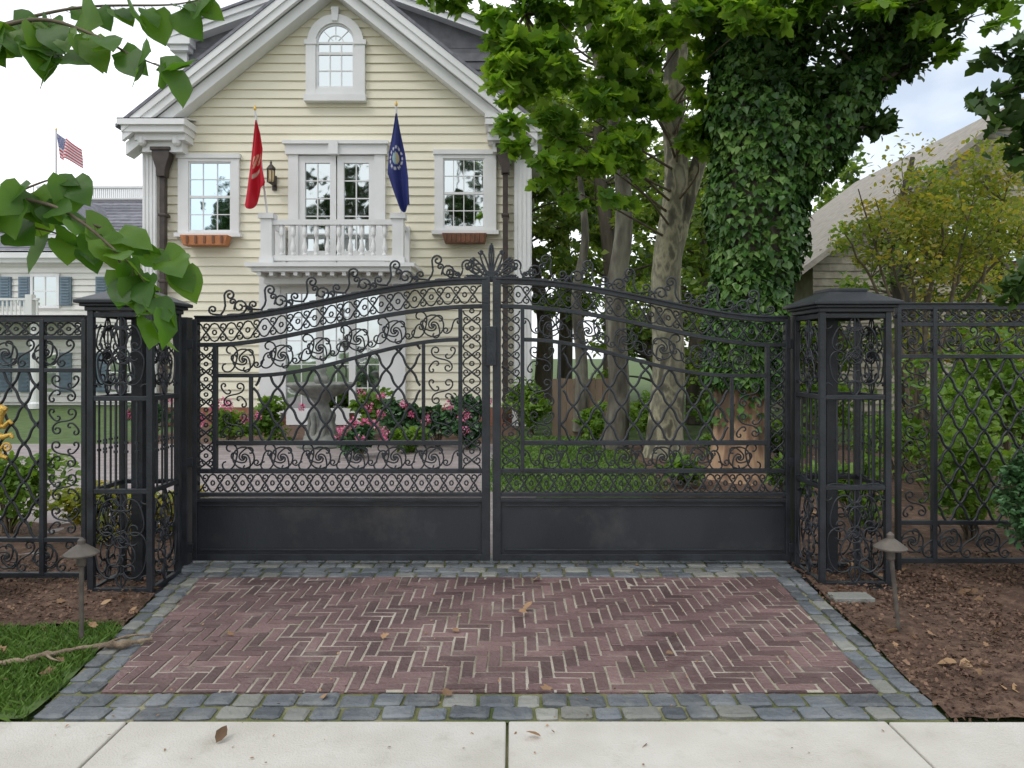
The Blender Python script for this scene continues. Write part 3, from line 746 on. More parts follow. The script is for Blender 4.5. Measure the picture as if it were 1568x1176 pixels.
tr.box(bx(396),bx(622),16.3,17.0,bz(432),bz(416.5))
for (a,b) in ((400,417),(601,618)):
    tr.box(bx(a),bx(b),15.9,16.14,bz(403),bz(335)); tr.box(bx(a-3),bx(b+3),15.86,16.18,bz(335),bz(327)); tr.box(bx(a-2),bx(b+2),15.88,16.16,bz(403),bz(394))
    tr.box(bx(a),bx(b),16.85,17.0,bz(403),bz(335))
tr.box(bx(417),bx(601),15.94,16.1,bz(344),bz(336)); tr.box(bx(417),bx(601),15.95,16.09,bz(399),bz(391))
for x in (bx(404),bx(608)): tr.box(x,x+.08,16.14,16.9,bz(344),bz(336)); tr.box(x,x+.08,16.14,16.9,bz(399),bz(391))
bal=MB(); hh=bz(344)-bz(391)
prof=[(.055,0),(.055,.06),(.035,.08),(.05,.14),(.062,.22),(.055,.32),(.035,.45),(.024,.56),(.03,.62),(.05,.66),(.055,.70),(.055,1)]
prof=[(r,z*hh if z>0 else 0) for r,z in prof]
for k in range(10): bal.lathe((bx(430+k*17.6),16.02,bz(391)),prof,12)
bal.obj('balusters',WHITE,house,smooth=True)
tr.obj('white_trim',WHITE,house); mun.obj('window_muntins',WHITE,house); gl.obj('window_glass',GLASS,house); glb.obj('curtained_window_glass',GLASSB,house)
w=MB(); w.prism([(hx(286),hz(363.5)),(hx(358),hz(363.5)),(hx(353),hz(379)),(hx(291),hz(379))][::-1],16.62,16.9); w.obj('window_box',TERRA,house,bevel=.01)
w=MB(); w.prism([(hx(679),hz(360.5)),(hx(746),hz(360.5)),(hx(743),hz(375)),(hx(683),hz(375))][::-1],16.64,16.9)
for k in range(9): x=hx(684+k*7); w.box(x,x+.03,16.615,16.65,hz(373),hz(361))
w.obj('slatted_window_box',TERRAD,house,bevel=.006)
w=MB()
for k in range(5): x=hx(296+k*13); w.box(x,x+.05,16.6,16.64,hz(376),hz(365))
w.obj('window_box_panels',TERRAD,house)
ds=MB()
for xa,q0 in ((257,233),(775,228)):
    ds.prism([(hx(xa-14),hz(q0)),(hx(xa+12),hz(q0)),(hx(xa+12),hz(q0+12)),(hx(xa+6),hz(q0+30)),(hx(xa+5),hz(q0+42)),(hx(xa-7),hz(q0+42)),(hx(xa-8),hz(q0+30)),(hx(xa-14),hz(q0+12))][::-1],16.66,16.9)
    ds.box(hx(xa-16),hx(xa+14),16.63,16.92,hz(q0+3),hz(q0-2))
    ds.box(hx(xa-5),hx(xa+3),16.74,16.9,0.1,hz(q0+40))
    for q in (330,430,560): ds.box(hx(xa-7),hx(xa+5),16.72,16.98,hz(q),hz(q+4))
ds.obj('downspouts',BRONZE,house,bevel=.01)
rb=MB(); K=Draw(19.0)
rb.box(K.x(274),K.x(785),19,27,5.5,K.z(72))
for k in range(16):
    z=6.3+k*.22
    if z<K.z(72)-.2: rb.v+=[(K.x(273),18.95,z),(K.x(786),18.95,z),(K.x(786),18.985,z+.22),(K.x(273),18.985,z+.22)]; q=len(rb.v)-4; rb.f.append((q,q+1,q+2,q+3))
rb.obj('rear_wall',GREYSH,house)
rt=MB(); rr=MB()
f=lambda p,o:(K.x(p),K.z(-36+.36*abs(p-530)+o))
for s in (-1,1):
    e=268
    rt.prism([f(530,0),f(530+s*e,0),f(530+s*e,9),f(530,9)][::s],18.6,18.75)
    rt.prism([f(530,9),f(530+s*(e-6),9),f(530+s*(e-6),18),f(530,18)][::s],18.66,19.0)
    a_,b_=f(530,-4),f(530+s*(e+3),-4)
    rr.slab([(a_[0],18.55,a_[1]),(b_[0],18.55,b_[1]),(b_[0],28,b_[1]),(a_[0],28,a_[1])][::-s],.06)
rb2=MB(); rb2.prism([f(530-258,17),f(530+258,17),f(530,17)],18.99,27); rb2.obj('rear_gable',GREYSH,house)
for (a,b) in ((262,300),(770,799)):
    rt.box(K.x(a),K.x(b),18.62,19.2,K.z(76),K.z(64)); rt.box(K.x(a+6),K.x(b-4),18.7,19.2,K.z(84),K.z(76)); rt.box(K.x(a+10),K.x(b-10),18.85,19.2,K.z(120),K.z(84))
rt.obj('rear_trim',WHITE,house); rr.obj('rear_roof',SLATE,house)
ln=empty('wall_lantern',(hx(421),16.7,hz(272)))
l=MB(); c=(hx(421),16.72,hz(286))
l.lathe(c,[(.02,0),(.06,.02),(.07,.04)],6); l.lathe((c[0],c[1],hz(264)),[(.11,0),(.10,.03),(.05,.09),(.02,.12),(.03,.15),(.008,.2)],6)
for k in range(6):
    a=k*math.pi/3; l.box(c[0]+.085*math.cos(a)-.008,c[0]+.085*math.cos(a)+.008,c[1]+.085*math.sin(a)-.008,c[1]+.085*math.sin(a)+.008,c[2]+.03,hz(264))
l.box(c[0]-.02,c[0]+.02,16.75,16.99,hz(286),hz(283)); l.box(c[0]-.05,c[0]+.05,16.95,16.99,hz(292),hz(270))
l.obj('lantern_frame',BRONZE,ln)
l=MB(); l.lathe((c[0],c[1],c[2]+.04),[(.05,0),(.07,.05),(.075,.25)],8)
m,nn,ll,b=nt('lantern_glass'); b.inputs['Base Color'].default_value=(.7,.55,.3,1); b.inputs['Roughness'].default_value=.2; l.obj('lantern_glass',m,ln)

# flags
def colmat(name):
    m,n,l,b=nt(name); a=n.new('ShaderNodeAttribute'); a.attribute_name='Col'; l.new(a.outputs['Color'],b.inputs['Base Color']); b.inputs['Roughness'].default_value=.75
    t=n.new('ShaderNodeBsdfTranslucent'); l.new(a.outputs['Color'],t.inputs['Color']); ms=n.new('ShaderNodeMixShader'); ms.inputs[0].default_value=.25
    l.new(b.outputs[0],ms.inputs[1]); l.new(t.outputs[0],ms.inputs[2]); l.new(ms.outputs[0],n['Material Output'].inputs['Surface']); return m
FM=colmat('flag_cloth')
def flag(name,posf,colf,nu,nv,pole,pr=.022):
    e=empty(name,pole[0])
    me=bpy.data.meshes.new('cloth'); V=[posf(i/nu,j/nv) for j in range(nv+1) for i in range(nu+1)]
    Fc=[(j*(nu+1)+i,j*(nu+1)+i+1,(j+1)*(nu+1)+i+1,(j+1)*(nu+1)+i) for j in range(nv) for i in range(nu)]
    me.from_pydata(V,[],Fc); ca=me.color_attributes.new('Col','FLOAT_COLOR','POINT')
    cols=[c4(colf(i/nu,j/nv)) for j in range(nv+1) for i in range(nu+1)]
    ca.data.foreach_set('color',np.array(cols).ravel()); me.materials.append(FM)
    me.polygons.foreach_set('use_smooth',[True]*len(Fc)); link(bpy.data.objects.new('cloth',me),e)
    p=CS(); p.add(pole,[1]*len(pole)); p.obj('pole',pr,FLAGPOLE,e,res=3)
    t=MB(); b=Vector(pole[-1]); t.lathe(tuple(b),[(.01,0),(.03,.02),(.03,.05),(.005,.12)],8); t.obj('finial',GOLD,e)
    return e
yf=15.75; FD=Draw(yf)
def p1(u,v):
    q=184+v*130*(1-.10*u*u)
    L=np.interp(v,[0,.3,.7,1],[391.5,386,379,375]); Rr=np.interp(v,[0,.2,.45,.7,.95,1],[393,399,404,403,408,406])
    return (FD.x(L+(Rr-L)*u),yf-.02+.10*math.sin(u*9+v*3)*v**.5,FD.z(q+(-6*u+10*math.sin(u*5))*v))
def c1(u,v):
    if .42<v<.56 and .3<u<.75 and math.sin(u*30+v*50)>-.1: return (.65,.5,.35)
    if .62<v<.68 and .35<u<.7: return (.6,.55,.45)
    return (.52,.012,.03)
flag('red_flag',p1,c1,28,60,[(FD.x(404),15.98,B.z(330)),(FD.x(392),yf,FD.z(178)),(FD.x(391),yf-.02,FD.z(170))])
def p2(u,v):
    q=174+v*146
    L=np.interp(v,[0,.2,.4,.62,.8,1],[606,601,595,593,602,613]); Rr=np.interp(v,[0,.2,.45,.7,1],[608,613,621,626,628])
    return (FD.x(L+(Rr-L)*u),yf-.02+.09*math.sin(u*8+v*4)*v**.5,FD.z(q+5*math.sin(u*5)*v))
def c2(u,v):
    d=math.hypot((u-.45)*1.1,(v-.46)*3.3)
    if abs(d-.36)<.045 and math.sin(math.atan2((v-.46)*3.3,(u-.45))*12)>-.3: return (.55,.55,.6)
    if d<.2: return (.30,.45,.50) if u<.45 else (.5,.42,.25)
    return (.02,.03,.16)
flag('navy_flag',p2,c2,36,70,[(FD.x(612),15.98,B.z(330)),(FD.x(607),yf,FD.z(170)),(FD.x(607),yf-.02,FD.z(163))])
UD=Draw(26)
def p3(u,v): return (UD.x(86+u*35),26+.25*math.sin(u*7+v),UD.z(203+u*22+v*36-8*u*v+2*math.sin(u*8)))
def c3(u,v):
    if u<.42 and v<.54: return (.5,.5,.55) if (int(u*24)+int(v*24))%2 else (.05,.07,.28)
    return (.6,.06,.09) if int(v*12.99)%2==0 else (.75,.75,.75)
flag('american_flag',p3,c3,30,39,[(UD.x(86),26,2),(UD.x(86),26,UD.z(200))],.03)

# ================================================================== LEFT BUILDING
Lb=Draw(24.0); lx,lz=Lb.x,Lb.z
wing=empty('white_wing_building',(lx(100),24,0))
b=MB(); b.box(lx(-250),lx(212),24.05,31,0,lz(396)); b.obj('walls',WHITE2,wing)
b=MB(); z=.1
while z<lz(398):
    b.v+=[(lx(-250),24.0,z),(lx(212),24.0,z),(lx(212),24.04,z+.2),(lx(-250),24.04,z+.2)]; k=len(b.v)-4; b.f.append((k,k+1,k+2,k+3)); z+=.2
b.obj('clapboards',WHITE2,wing)
t=MB(); t.box(lx(-255),lx(216),23.6,24.2,lz(397),lz(386)); t.box(lx(-255),lx(216),23.75,24.2,lz(403),lz(397))
rz0,rz1=lz(388),5.9+1.6
r=MB()
NR=16
for k in range(NR):
    a=k/NR; c=(k+1)/NR
    ya,yb=23.6+4.4*a,23.6+4.4*c; za,zb=rz0+(rz1-rz0)*a,rz0+(rz1-rz0)*c
    r.v+=[(lx(-255),ya,za+.03),(lx(216),ya,za+.03),(lx(216),yb,zb),(lx(-255),yb,zb),(lx(-255),ya,za-.02),(lx(216),ya,za-.02)]
    q=len(r.v)-6; r.f+=[(q,q+1,q+2,q+3),(q,q+4,q+5,q+1)]
r.slab([(lx(-255),28,rz1),(lx(216),28,rz1),(lx(216),32,rz0),(lx(-255),32,rz0)],.05)
r.obj('roof',SLATE,wing)
zt=rz1
for k in range(80):
    x=lx(-60)+(lx(218)-lx(-60))*k/79
    t.box(x-.02,x+.02,27.9,27.94,zt,zt+.42)
t.box(lx(-62),lx(219),27.86,27.98,zt+.42,zt+.5); t.box(lx(-62),lx(219),27.86,27.98,zt,zt+.06)
for (a,b_,q0) in ((38,118,300),):
    t.prism([(lx(a),lz(362)),(lx(b_),lz(362)),(lx(b_),lz(330)),(lx((a+b_)/2),lz(294)),(lx(a),lz(330))],24.3,27.5)
    dr=MB(); xm=lx((a+b_)/2)
    for s,e in ((-1,a-8),(1,b_+8)):
        dr.slab([(xm,24.15,lz(288)),(lx(e),24.15,lz(332)),(lx(e),28,lz(332)),(xm,28,lz(288))],.06)
    dr.obj('dormer_roof',SLATE,wing)
    g=MB(); g.quad((lx(60),24.28,lz(356)),(lx(96),24.28,lz(356)),(lx(96),24.28,lz(325)),(lx(78),24.28,lz(312)),(lx(60),24.28,lz(325))); g.obj('dormer_glass',GLASS,wing)
    t.box(lx(77),lx(79.5),24.24,24.29,lz(356),lz(314)); t.box(lx(60),lx(96),24.245,24.29,lz(340),lz(338))
g=MB(); s=MB()
for a,b_ in ((52,88),(170,200),(-40,-4)):
    for q0,q1 in ((424,468),(540,600)):
        g.quad((lx(a),23.97,lz(q1)),(lx(b_),23.97,lz(q1)),(lx(b_),23.97,lz(q0)),(lx(a),23.97,lz(q0)))
        t.box(lx(a-4),lx(b_+4),23.94,24.05,lz(q0),lz(q0-5)); t.box(lx(a-4),lx(b_+4),23.94,24.05,lz(q1+4),lz(q1))
        t.box(lx(a-4),lx(a),23.93,24.05,lz(q1),lz(q0)); t.box(lx(b_),lx(b_+4),23.93,24.05,lz(q1),lz(q0)); m=(a+b_)/2; t.box(lx(m-1),lx(m+1),23.95,23.99,lz(q1),lz(q0)); m=(q0+q1)/2; t.box(lx(a),lx(b_),23.952,23.99,lz(m+1),lz(m-1))
        for c0 in (a-22,b_+5):
            s.box(lx(c0),lx(c0+17),23.93,24.02,lz(q1),lz(q0))
            for k in range(10): q=q0+(q1-q0)*(k+.5)/10; s.box(lx(c0+2),lx(c0+15),23.90,23.94,lz(q+1),lz(q-1))
g.obj('windows',GLASS,wing); s.obj('shutters',SHUT,wing)
t.box(lx(-250),lx(112),22.2,24,lz(494),lz(487)); t.box(lx(-250),lx(112),22.2,22.3,lz(466),lz(463))
for k in range(60): x=lx(-250)+(lx(110)-lx(-250))*k/59; t.box(x-.025,x+.025,22.23,22.27,lz(487),lz(465))
for p in (-180,-90,2,100): t.lathe((lx(p),22.5,0),[(.2,0),(.2,.15),(.15,.2),(.13,lz(496)-.1),(.19,lz(494))],14); t.box(lx(p)-.1,lx(p)+.1,22.16,22.36,lz(487),lz(458))
t.obj('white_trim',WHITE,wing)

# ================================================================== RIGHT HOUSE
Rb=Draw(20.0); rx,rz=Rb.x,Rb.z
nh=empty('shingled_neighbor_house',(rx(1450),20,0))
EV=rz(400)
b=MB(); b.box(rx(1245),rx(1900),20.05,30,0,EV); hw=(rx(1900)-rx(1245))/2; xm=rx(1572.5)
b.prism([(xm-hw,EV),(xm+hw,EV),(xm,EV+hw*.75)],20.05,30); b.obj('walls',TAN,nh)
b=MB(); z=.1
while z<EV+hw*.73:
    w=hw if z<EV else hw-(z-EV)/.75
    x=xm-w
    while x<xm+w-.05:
        ww=R(.12,.3); b.quad((x,20.0,z),(min(x+ww,xm+w),20.0,z),(min(x+ww,xm+w),20.03,z+.2),(x,20.03,z+.2)); x+=ww
    z+=.2
b.obj('shingles',TAN,nh)
b=MB()
for s in (-1,1):
    b.slab([(xm,19.5,EV+hw*.75+.15),(xm+s*(hw+.5),19.5,EV-.25),(xm+s*(hw+.5),30,EV-.25),(xm,30,EV+hw*.75+.15)][::-s],.18)
b.obj('roof',TANR,nh)
g=MB(); t=MB()
for p in (1450,1370,1520):
    g.quad((rx(p),19.96,rz(400)),(rx(p+38),19.96,rz(400)),(rx(p+38),19.96,rz(335)),(rx(p),19.96,rz(335)))
    t.box(rx(p-4),rx(p),19.92,20.05,rz(402),rz(333)); t.box(rx(p+38),rx(p+42),19.92,20.05,rz(402),rz(333)); t.box(rx(p-4),rx(p+42),19.915,20.05,rz(335),rz(330)); t.box(rx(p-4),rx(p+42),19.915,20.05,rz(405),rz(400)); t.box(rx(p),rx(p+38),19.94,20.0,rz(369),rz(366))
g.obj('windows',GLASS,nh); t.obj('trim',TERRAD,nh)
wf=MB(); x=.8
while x<2.1: wf.box(x,x+.135,14.6,14.63,0,1.15+R(-.01,.01)); x+=.142
for z in (.3,.95): wf.box(.8,2.1,14.635,14.68,z,z+.08)
wf.obj('wooden_fence',WOODF)

# ================================================================== FOUNTAIN, PLANTS
fo=empty('stone_fountain',(-3.35,13.0,0))
f=MB(); c=(-3.35,13.0,0)
f.lathe(c,[(.42,0),(.42,.08),(.32,.12),(.30,.2),(.22,.24),(.18,.3),(.17,.4),(.20,.5),(.21,.58),(.15,.68),(.12,.76),(.16,.82),(.19,.86),(.40,.95),(.52,1.03),(.60,1.10),(.58,1.13),(.42,1.06),(.1,1.02),(.09,1.1),(.14,1.16),(.13,1.24),(.07,1.3),(.10,1.36),(.05,1.42),(.02,1.46)],28)
f.obj('basin_and_pedestal',STONEF,fo,smooth=True)
k=CS()
for i in range(8):
    a=i*math.pi/4+.3
    P=[(c[0]+r*math.cos(a),c[1]+r*math.sin(a),z) for r,z in ((.24,.2),(.22,.32),(.19,.42),(.20,.55),(.20,.62))]
    k.add(P,[1.0,1.1,.9,1.1,.6])
k.obj('carved_leaves',.05,STONEF,fo,res=3)
def shrub(name,c,rad,n,size,m,shape='oval',flowers=0,fs=.06,nc=14):
    e=empty(name,(c[0],c[1],0))
    cs,P=crown(c,np.array(rad)*.72,nc,n//nc,min(rad)*.42,inner=.2)
    P=P[P[:,2]>.01]
    leaves('leaves',P,size,m,e,shape=shape,up=.5)
    s=CS()
    for q in cs: limb(s,[(c[0]+R(-.05,.05),c[1]+R(-.05,.05),0,1),((c[0]+q[0])/2,(c[1]+q[1])/2,q[2]*.55,.7),(*q,.3)],4)
    s.obj('stems',.012,TWIG,e)
    if flowers:
        FP=[]
        for i in range(flowers):
            d=rng.normal(size=3); d[1]=-abs(d[1]); d[2]=abs(d[2])*.8; d/=np.linalg.norm(d)
            q=np.array(c)+d*np.array(rad)*R(.85,1.05)
            FP.append(ball(q,fs*R(.7,1.2),50,shell=True))
        leaves('flower_heads',np.vstack(FP),fs*.55,PINK,e,shape='quad',up=0)
    return e
HY=[(-5.05,13.2,.42,.55,8),(-4.4,13.6,.5,.55,2),(-2.35,11.6,.30,.42,9),(-2.0,13.2,.55,.6,5),(-1.3,13.0,.42,.5,3),(-6.9,14.2,.45,.55,5),(-.75,12.6,.35,.4,3),(-2.75,14.4,.55,.5,2),(-1.0,14.4,.55,.6,1),(-1.7,12.2,.28,.4,0)]
for x,y,z,r,nf in HY:
    shrub('hydrangea_bush',(x,y,z),(r,r*.8,z*1.0),900,.12,L_LIME if nf%2==0 else L_BOX,'oval',flowers=nf,fs=.078)
for x,y,z,r in ((3.0,10.2,.36,.6),(3.9,10.4,.42,.6),(2.4,12.4,.5,.7),(4.9,9.4,.45,.6),(1.5,13.8,.4,.5),(.2,16,.6,.7),(.4,15.2,.5,.5),(2.7,14.4,.6,.7),(4.0,14.6,.8,.9),(5.6,13.0,.8,.9),(2.1,9.0,.22,.4),(3.1,8.4,.25,.5)):
    shrub('green_shrub',(x,y,z),(r,r*.8,z),900,.11,L_LIME,'oval')
for x,y,z,r,mm in ((3.9,6.3,.6,.6,L_LIME),(5.0,6.6,.8,.8,L_BOX),(3.2,6.9,.40,.45,L_LIME),(4.5,7.8,.9,.9,L_LIME),(6.2,6.6,1.0,.9,L_BOX),(-3.6,6.3,.32,.45,L_YEL),(-4.5,6.6,.45,.6,L_LIME),(-5.6,6.5,.7,.7,L_BOX),(-3.0,6.6,.25,.4,L_YEL)):
    shrub('border_shrub',(x,y,z),(r,r*.8,z*1.1),1200,.075,mm,'oval')
shrub('boxwood_shrub',(3.66,4.90,.80),(.56,.36,.92),7500,.048,L_BOX,'oval',nc=36)
shrub('boxwood_shrub',(-3.62,4.75,.22),(.36,.3,.27),2400,.045,L_LIME,'oval',nc=20)
shrub('tall_green_shrub',(5.8,8.6,1.1),(1.2,1.0,1.2),2600,.10,L_LIME,'oval',nc=26)

# ================================================================== TREES
def T(D): d=Draw(D); return lambda p,q,r,dy=0:(d.x(p),D+dy,d.z(q),r)
iv=empty('ivy_covered_tree',(3.5,9.6,0)); t=T(9.6); k=CS()
tr1=limb(k,[t(1135,590,.36),t(1142,540,.38),t(1150,450,.42),t(1160,300,.48),t(1165,170,.46),t(1150,40,.42),t(1120,-120,.36),t(1090,-320,.25),t(1060,-500,.12)],8)
br1=limb(k,[t(1175,310,.34),t(1235,230,.34),t(1300,140,.28,-.1),t(1370,60,.23,-.2),t(1440,-40,.20,-.3),t(1510,-180,.14,-.3),t(1580,-330,.08)],8)
br2=limb(k,[t(1150,60,.3),t(1080,-60,.2,.3),t(980,-200,.12,.6),t(900,-300,.05,.8)],6)
k.obj('trunk',1,BARKD,iv,res=5)
k2=CS(); bp_=limb(k2,[t(1131,738,.50),t(1131,722,.42),t(1131,690,.36),t(1133,640,.33),t(1135,590,.355),t(1138,560,.37)],6); k2.obj('peeling_trunk_base',1,BARKT,iv,res=6)
IP=[];IN=[];IT=[]
def ivy(path,n,lo=.0,hi=1.,thick=.14):
    m=len(path)
    for i in range(n):
        u=R(lo,hi)*(m-1); a=int(min(u,m-2)); f=u-a; p=path[a]*(1-f)+path[a+1]*f
        d=path[a+1][:3]-path[a][:3]; d=d/np.linalg.norm(d)
        v=rng.normal(size=3); v-=d*v.dot(d); v/=np.linalg.norm(v)
        lump=.5+.5*math.sin(p[2]*3.1+v[0]*4)*math.sin(p[2]*1.7-v[0]*3)
        IP.append(p[:3]+v*(p[3]+R(0,.06)+thick*lump*R(.3,1.4))); IN.append(v+np.array([0,-.1,.45])); IT.append((v[0]*.4,v[1]*.4,-1))
ivy(tr1,15000,.0,.62,.17); ivy(br1,6000,0,.72,.09); ivy(br2,1200,0,.5,.1); ivy(bp_,260,.55,1,.03)
leaves('ivy_leaves',IP,.085,L_IVY,iv,'ivy',nrm=IN,tdir=IT,jit=1.1,svar=.4)
TR=Draw(9.6)
cs_,P=crown((TR.x(1330),9.6,9.0),(3.4,2.4,1.8),26,220,.7)
cs2,P2=crown((TR.x(1130),9.8,9.0),(2.3,2.2,1.9),16,220,.7)
ex=[]
for p,q,r,y in ((1215,25,.5,9.3),(1270,60,.42,9.2),(1180,110,.35,9.1),(1330,30,.42,9.1),(1255,130,.3,9.2),(1395,-5,.42,9.0),(1310,-20,.6,9.2),(1100,10,.4,9.3),(1395,95,.25,9.1),(1440,40,.3,9.1),(1350,190,.2,9.2)):
    d=Draw(y); ex.append(ball((d.x(p),y,d.z(q)),r,int(800*r),.8)); cs_.append(np.array((d.x(p),y,d.z(q))))
leaves('crown_leaves',np.vstack([P,P2]+ex),.12,L_DARK,iv,'oval',up=.3)
k=CS(); twigs(k,list(tr1)+list(br1)+list(br2),cs_+cs2,.05); k.obj('twigs',1,BARKD,iv,res=1)

sy=empty('sycamore_tree',(2.9,11.6,0)); t=T(11.6); k=CS()
s1=limb(k,[t(1018,700,.36),t(1018,660,.28),t(1024,560,.25),t(1020,420,.23),t(1036,280,.19),t(1030,150,.17),t(1042,20,.15),t(1030,-130,.12),t(1050,-300,.06)],8)
s2=limb(k,[t(1026,400,.17),t(1050,310,.14),t(1078,220,.11),t(1095,120,.09),t(1120,20,.08),t(1170,-100,.05)],7)
s4=limb(k,[t(1034,230,.09),t(985,130,.06,-.5),t(920,90,.045,-1.2),t(850,100,.03,-1.8),t(800,120,.015,-2.2)],6)
s5=limb(k,[t(1036,60,.09),t(960,-30,.06,-.6),t(880,-60,.045,-1.4),t(800,-40,.02,-2.0)],6)
k.obj('trunk',1,BARKS,sy,res=5)
k=CS(); s3=limb(k,[t(955,700,.23,1),t(962,600,.18,1),t(956,450,.17,1),t(970,330,.15,1),t(962,200,.12,1),t(930,60,.10,1),t(900,-60,.06,1)],7)
limb(k,[t(915,690,.16,3),t(918,560,.12,3),t(908,430,.10,3),t(925,320,.08,3),t(915,200,.05,3)],6)
k.obj('second_stem',1,BARKG,sy,res=5)
CL=[(770,120,.24,9),(800,145,.36,9.2),(835,105,.42,9.3),(800,60,.32,9.2),(870,160,.42,9.5),(850,210,.36,9.3),(905,120,.45,9.6),(880,60,.45,9.4),(930,200,.42,9.6),(900,240,.33,9.4),(950,260,.28,9.5),
(840,20,.42,9.4),(760,20,.30,9.3),(720,-25,.30,9.4),(930,20,.42,9.6),(975,80,.35,9.8),(990,150,.3,9.8),(1065,180,.26,9.9),(1070,110,.3,9.9),(1000,20,.4,9.8),(1085,30,.36,9.6),(1120,-10,.40,9.0),(1060,235,.2,9.9),(1090,150,.22,9.7),
(855,285,.2,9.6),(1180,10,.3,8.6),(1250,5,.28,8.5),(1130,50,.24,8.8),(1330,0,.26,8.4),(1420,0,.3,8.5),(1480,-20,.34,8.6),(1530,15,.2,8.5)]
cc=[];PP=[]
for p,q,r,y in CL:
    d=Draw(y); c=np.array((d.x(p),y,d.z(q))); cc.append(c)
    for _ in range(5):
        c2=c+rng.normal(size=3)*r*.65; PP.append(ball(c2,r*.52,int(56*(r/.4)**2),.5))
c3,P3=crown((1.0,10.8,8.9),(3.4,2.2,1.6),34,130,.7)
leaves('leaves',np.vstack(PP+[P3]),.145,L_SYC,sy,'maple',up=.5,svar=.5)
k=CS(); twigs(k,list(s1[16:])+list(s2)+list(s4)+list(s5)+list(s3[20:]),cc+c3,.022); k.obj('twigs',1,TWIG,sy,res=1)

sm=empty('crape_myrtle_tree',(6.1,10.5,0)); k=CS(); src=[]
bx0,by0=Draw(10.5).x(1405),10.5
for i in range(12):
    a=R(-1,1); e=(bx0+a*1.6,by0+R(-.8,.8),R(3.2,4.1))
    m=(bx0+a*.75,by0+R(-.3,.3),R(1.9,2.3)); src+=list(limb(k,[(bx0+a*.2,by0+R(-.1,.1),0,.04),(*m,.026),(*e,.008)],7,wob=.015))
cs_,P=crown((bx0+.45,by0,3.45),(1.75,1.1,1.15),90,78,.36,inner=.3)
leaves('leaves',P,.075,L_YEL,sm,'oval',up=.4)
twigs(k,src,cs_,.008); k.obj('stems',1,TWIG,sm,res=2)

def bgtree(name,x,y,h,rad,n,m,size=.34,zc=None,barkm=BARKD,nc=46):
    e=empty(name,(x,y,0)); k=CS(); zc=zc or h*.62
    tp=limb(k,[(x,y,0,.3),(x+R(-.2,.2),y,h*.3,.22),(x+R(-.5,.5),y,h*.6,.13),(x,y,h*.9,.05)],6)
    cs_,P=crown((x,y,zc),rad,nc,n//nc,rad[0]*.22,inner=.3); P=P[P[:,2]>.05]
    leaves('leaves',P,size,m,e,'quad' if size>.2 else 'oval',up=.4); twigs(k,tp,cs_,.04); k.obj('trunk',1,barkm,e,res=2)
for a in ((2.6,19,12,(2.8,2.3,5.3),5600,L_BACK,.22),(5.4,25,10,(3.0,2.6,4.2),4800,L_BACK,.26),(4.4,17.5,6,(2.0,1.6,2.6),3600,L_BACK,.19),(1.9,27,14,(3.3,3,6.5),5200,L_BACK,.3),
          (.9,22,9,(1.5,1.5,4.4),3400,L_BACK,.21),(10.5,34,11,(3.4,3,3.2),3400,L_BACK,.34),(17,38,13,(4,3,4.5),3400,L_BACK,.4),
          (3.3,15.8,3.4,(1.6,1,1.5),2600,L_BACK,.15),(6.2,15,3.2,(1.8,1.2,1.5),2600,L_BACK,.14),(8.6,13.2,4.0,(1.6,1.1,1.7),3000,L_YEL,.11),
          (8.4,15.5,6.4,(1.5,1.2,1.9),2600,L_BACK,.13),(10.6,16.5,6.4,(1.7,1.2,2.2),2800,L_BACK,.14),(-24,40,9,(5,4,4),2400,L_BACK,.5),(0.2,31,16,(4,3,6),4200,L_BACK,.36)):
    bgtree('background_tree',*a[:5],a[5],a[6])
for x,y,h in ((-13,-24,20),(-4,-22,18),(5,-25,22),(14,-23,18),(-22,-24,17)):
    bgtree('street_tree',x,y,h,(3.4,3,h*.33),2400,L_DARK,.5,zc=h*.62,nc=30)

li=empty('linden_tree',(-3.5,3.7,0)); k=CS()
tk=limb(k,[(-3.5,3.7,0,.12),(-3.48,3.65,1.2,.09),(-3.42,3.5,2.4,.075),(-3.45,3.3,3.6,.05),(-3.5,3.2,4.6,.02)],7)
N=Draw(2.15)
def nb(pts,r0,r1):
    n=len(pts); return limb(k,[(N.x(p),2.15+dy,N.z(q),r0+(r1-r0)*i/(n-1)) for i,(p,q,dy) in enumerate(pts)],8)
ba=limb(k,[(-3.45,3.6,1.9,.045),(-2.7,2.9,2.25,.03),(-2.1,2.4,2.42,.02),(N.x(-60),2.2,N.z(40),.014)],6)
bb=limb(k,[(-3.46,3.62,1.4,.045),(-2.8,3.0,1.75,.03),(-2.2,2.5,1.98,.02),(N.x(-80),2.2,N.z(330),.012)],6)
tw=[nb([(-60,40,.05),(60,30,0),(140,52,0),(205,88,-.03),(265,115,-.05)],.007,.0016),
    nb([(-60,40,.05),(20,0,.1),(110,-15,.1),(220,-30,.15),(280,-25,.1)],.006,.0016),
    nb([(-60,40,.05),(-10,50,0),(45,62,.02),(80,80,.02)],.004,.0015),
    nb([(-80,330,.05),(0,305,0),(70,312,0),(130,340,-.03),(190,385,-.06),(235,425,-.08),(268,470,-.1)],.007,.0016),
    nb([(0,305,0),(50,272,.05),(85,262,.06)],.004,.0015),
    nb([(-80,330,.05),(-20,335,.05),(60,350,.05),(115,372,.06)],.005,.0015),
    nb([(130,340,-.03),(200,365,.03),(255,400,.05)],.004,.0015),
    nb([(190,385,-.06),(212,435,-.04),(240,480,-.04)],.004,.0015)]
LP=[];LN=[];LT=[]; pet=CS()
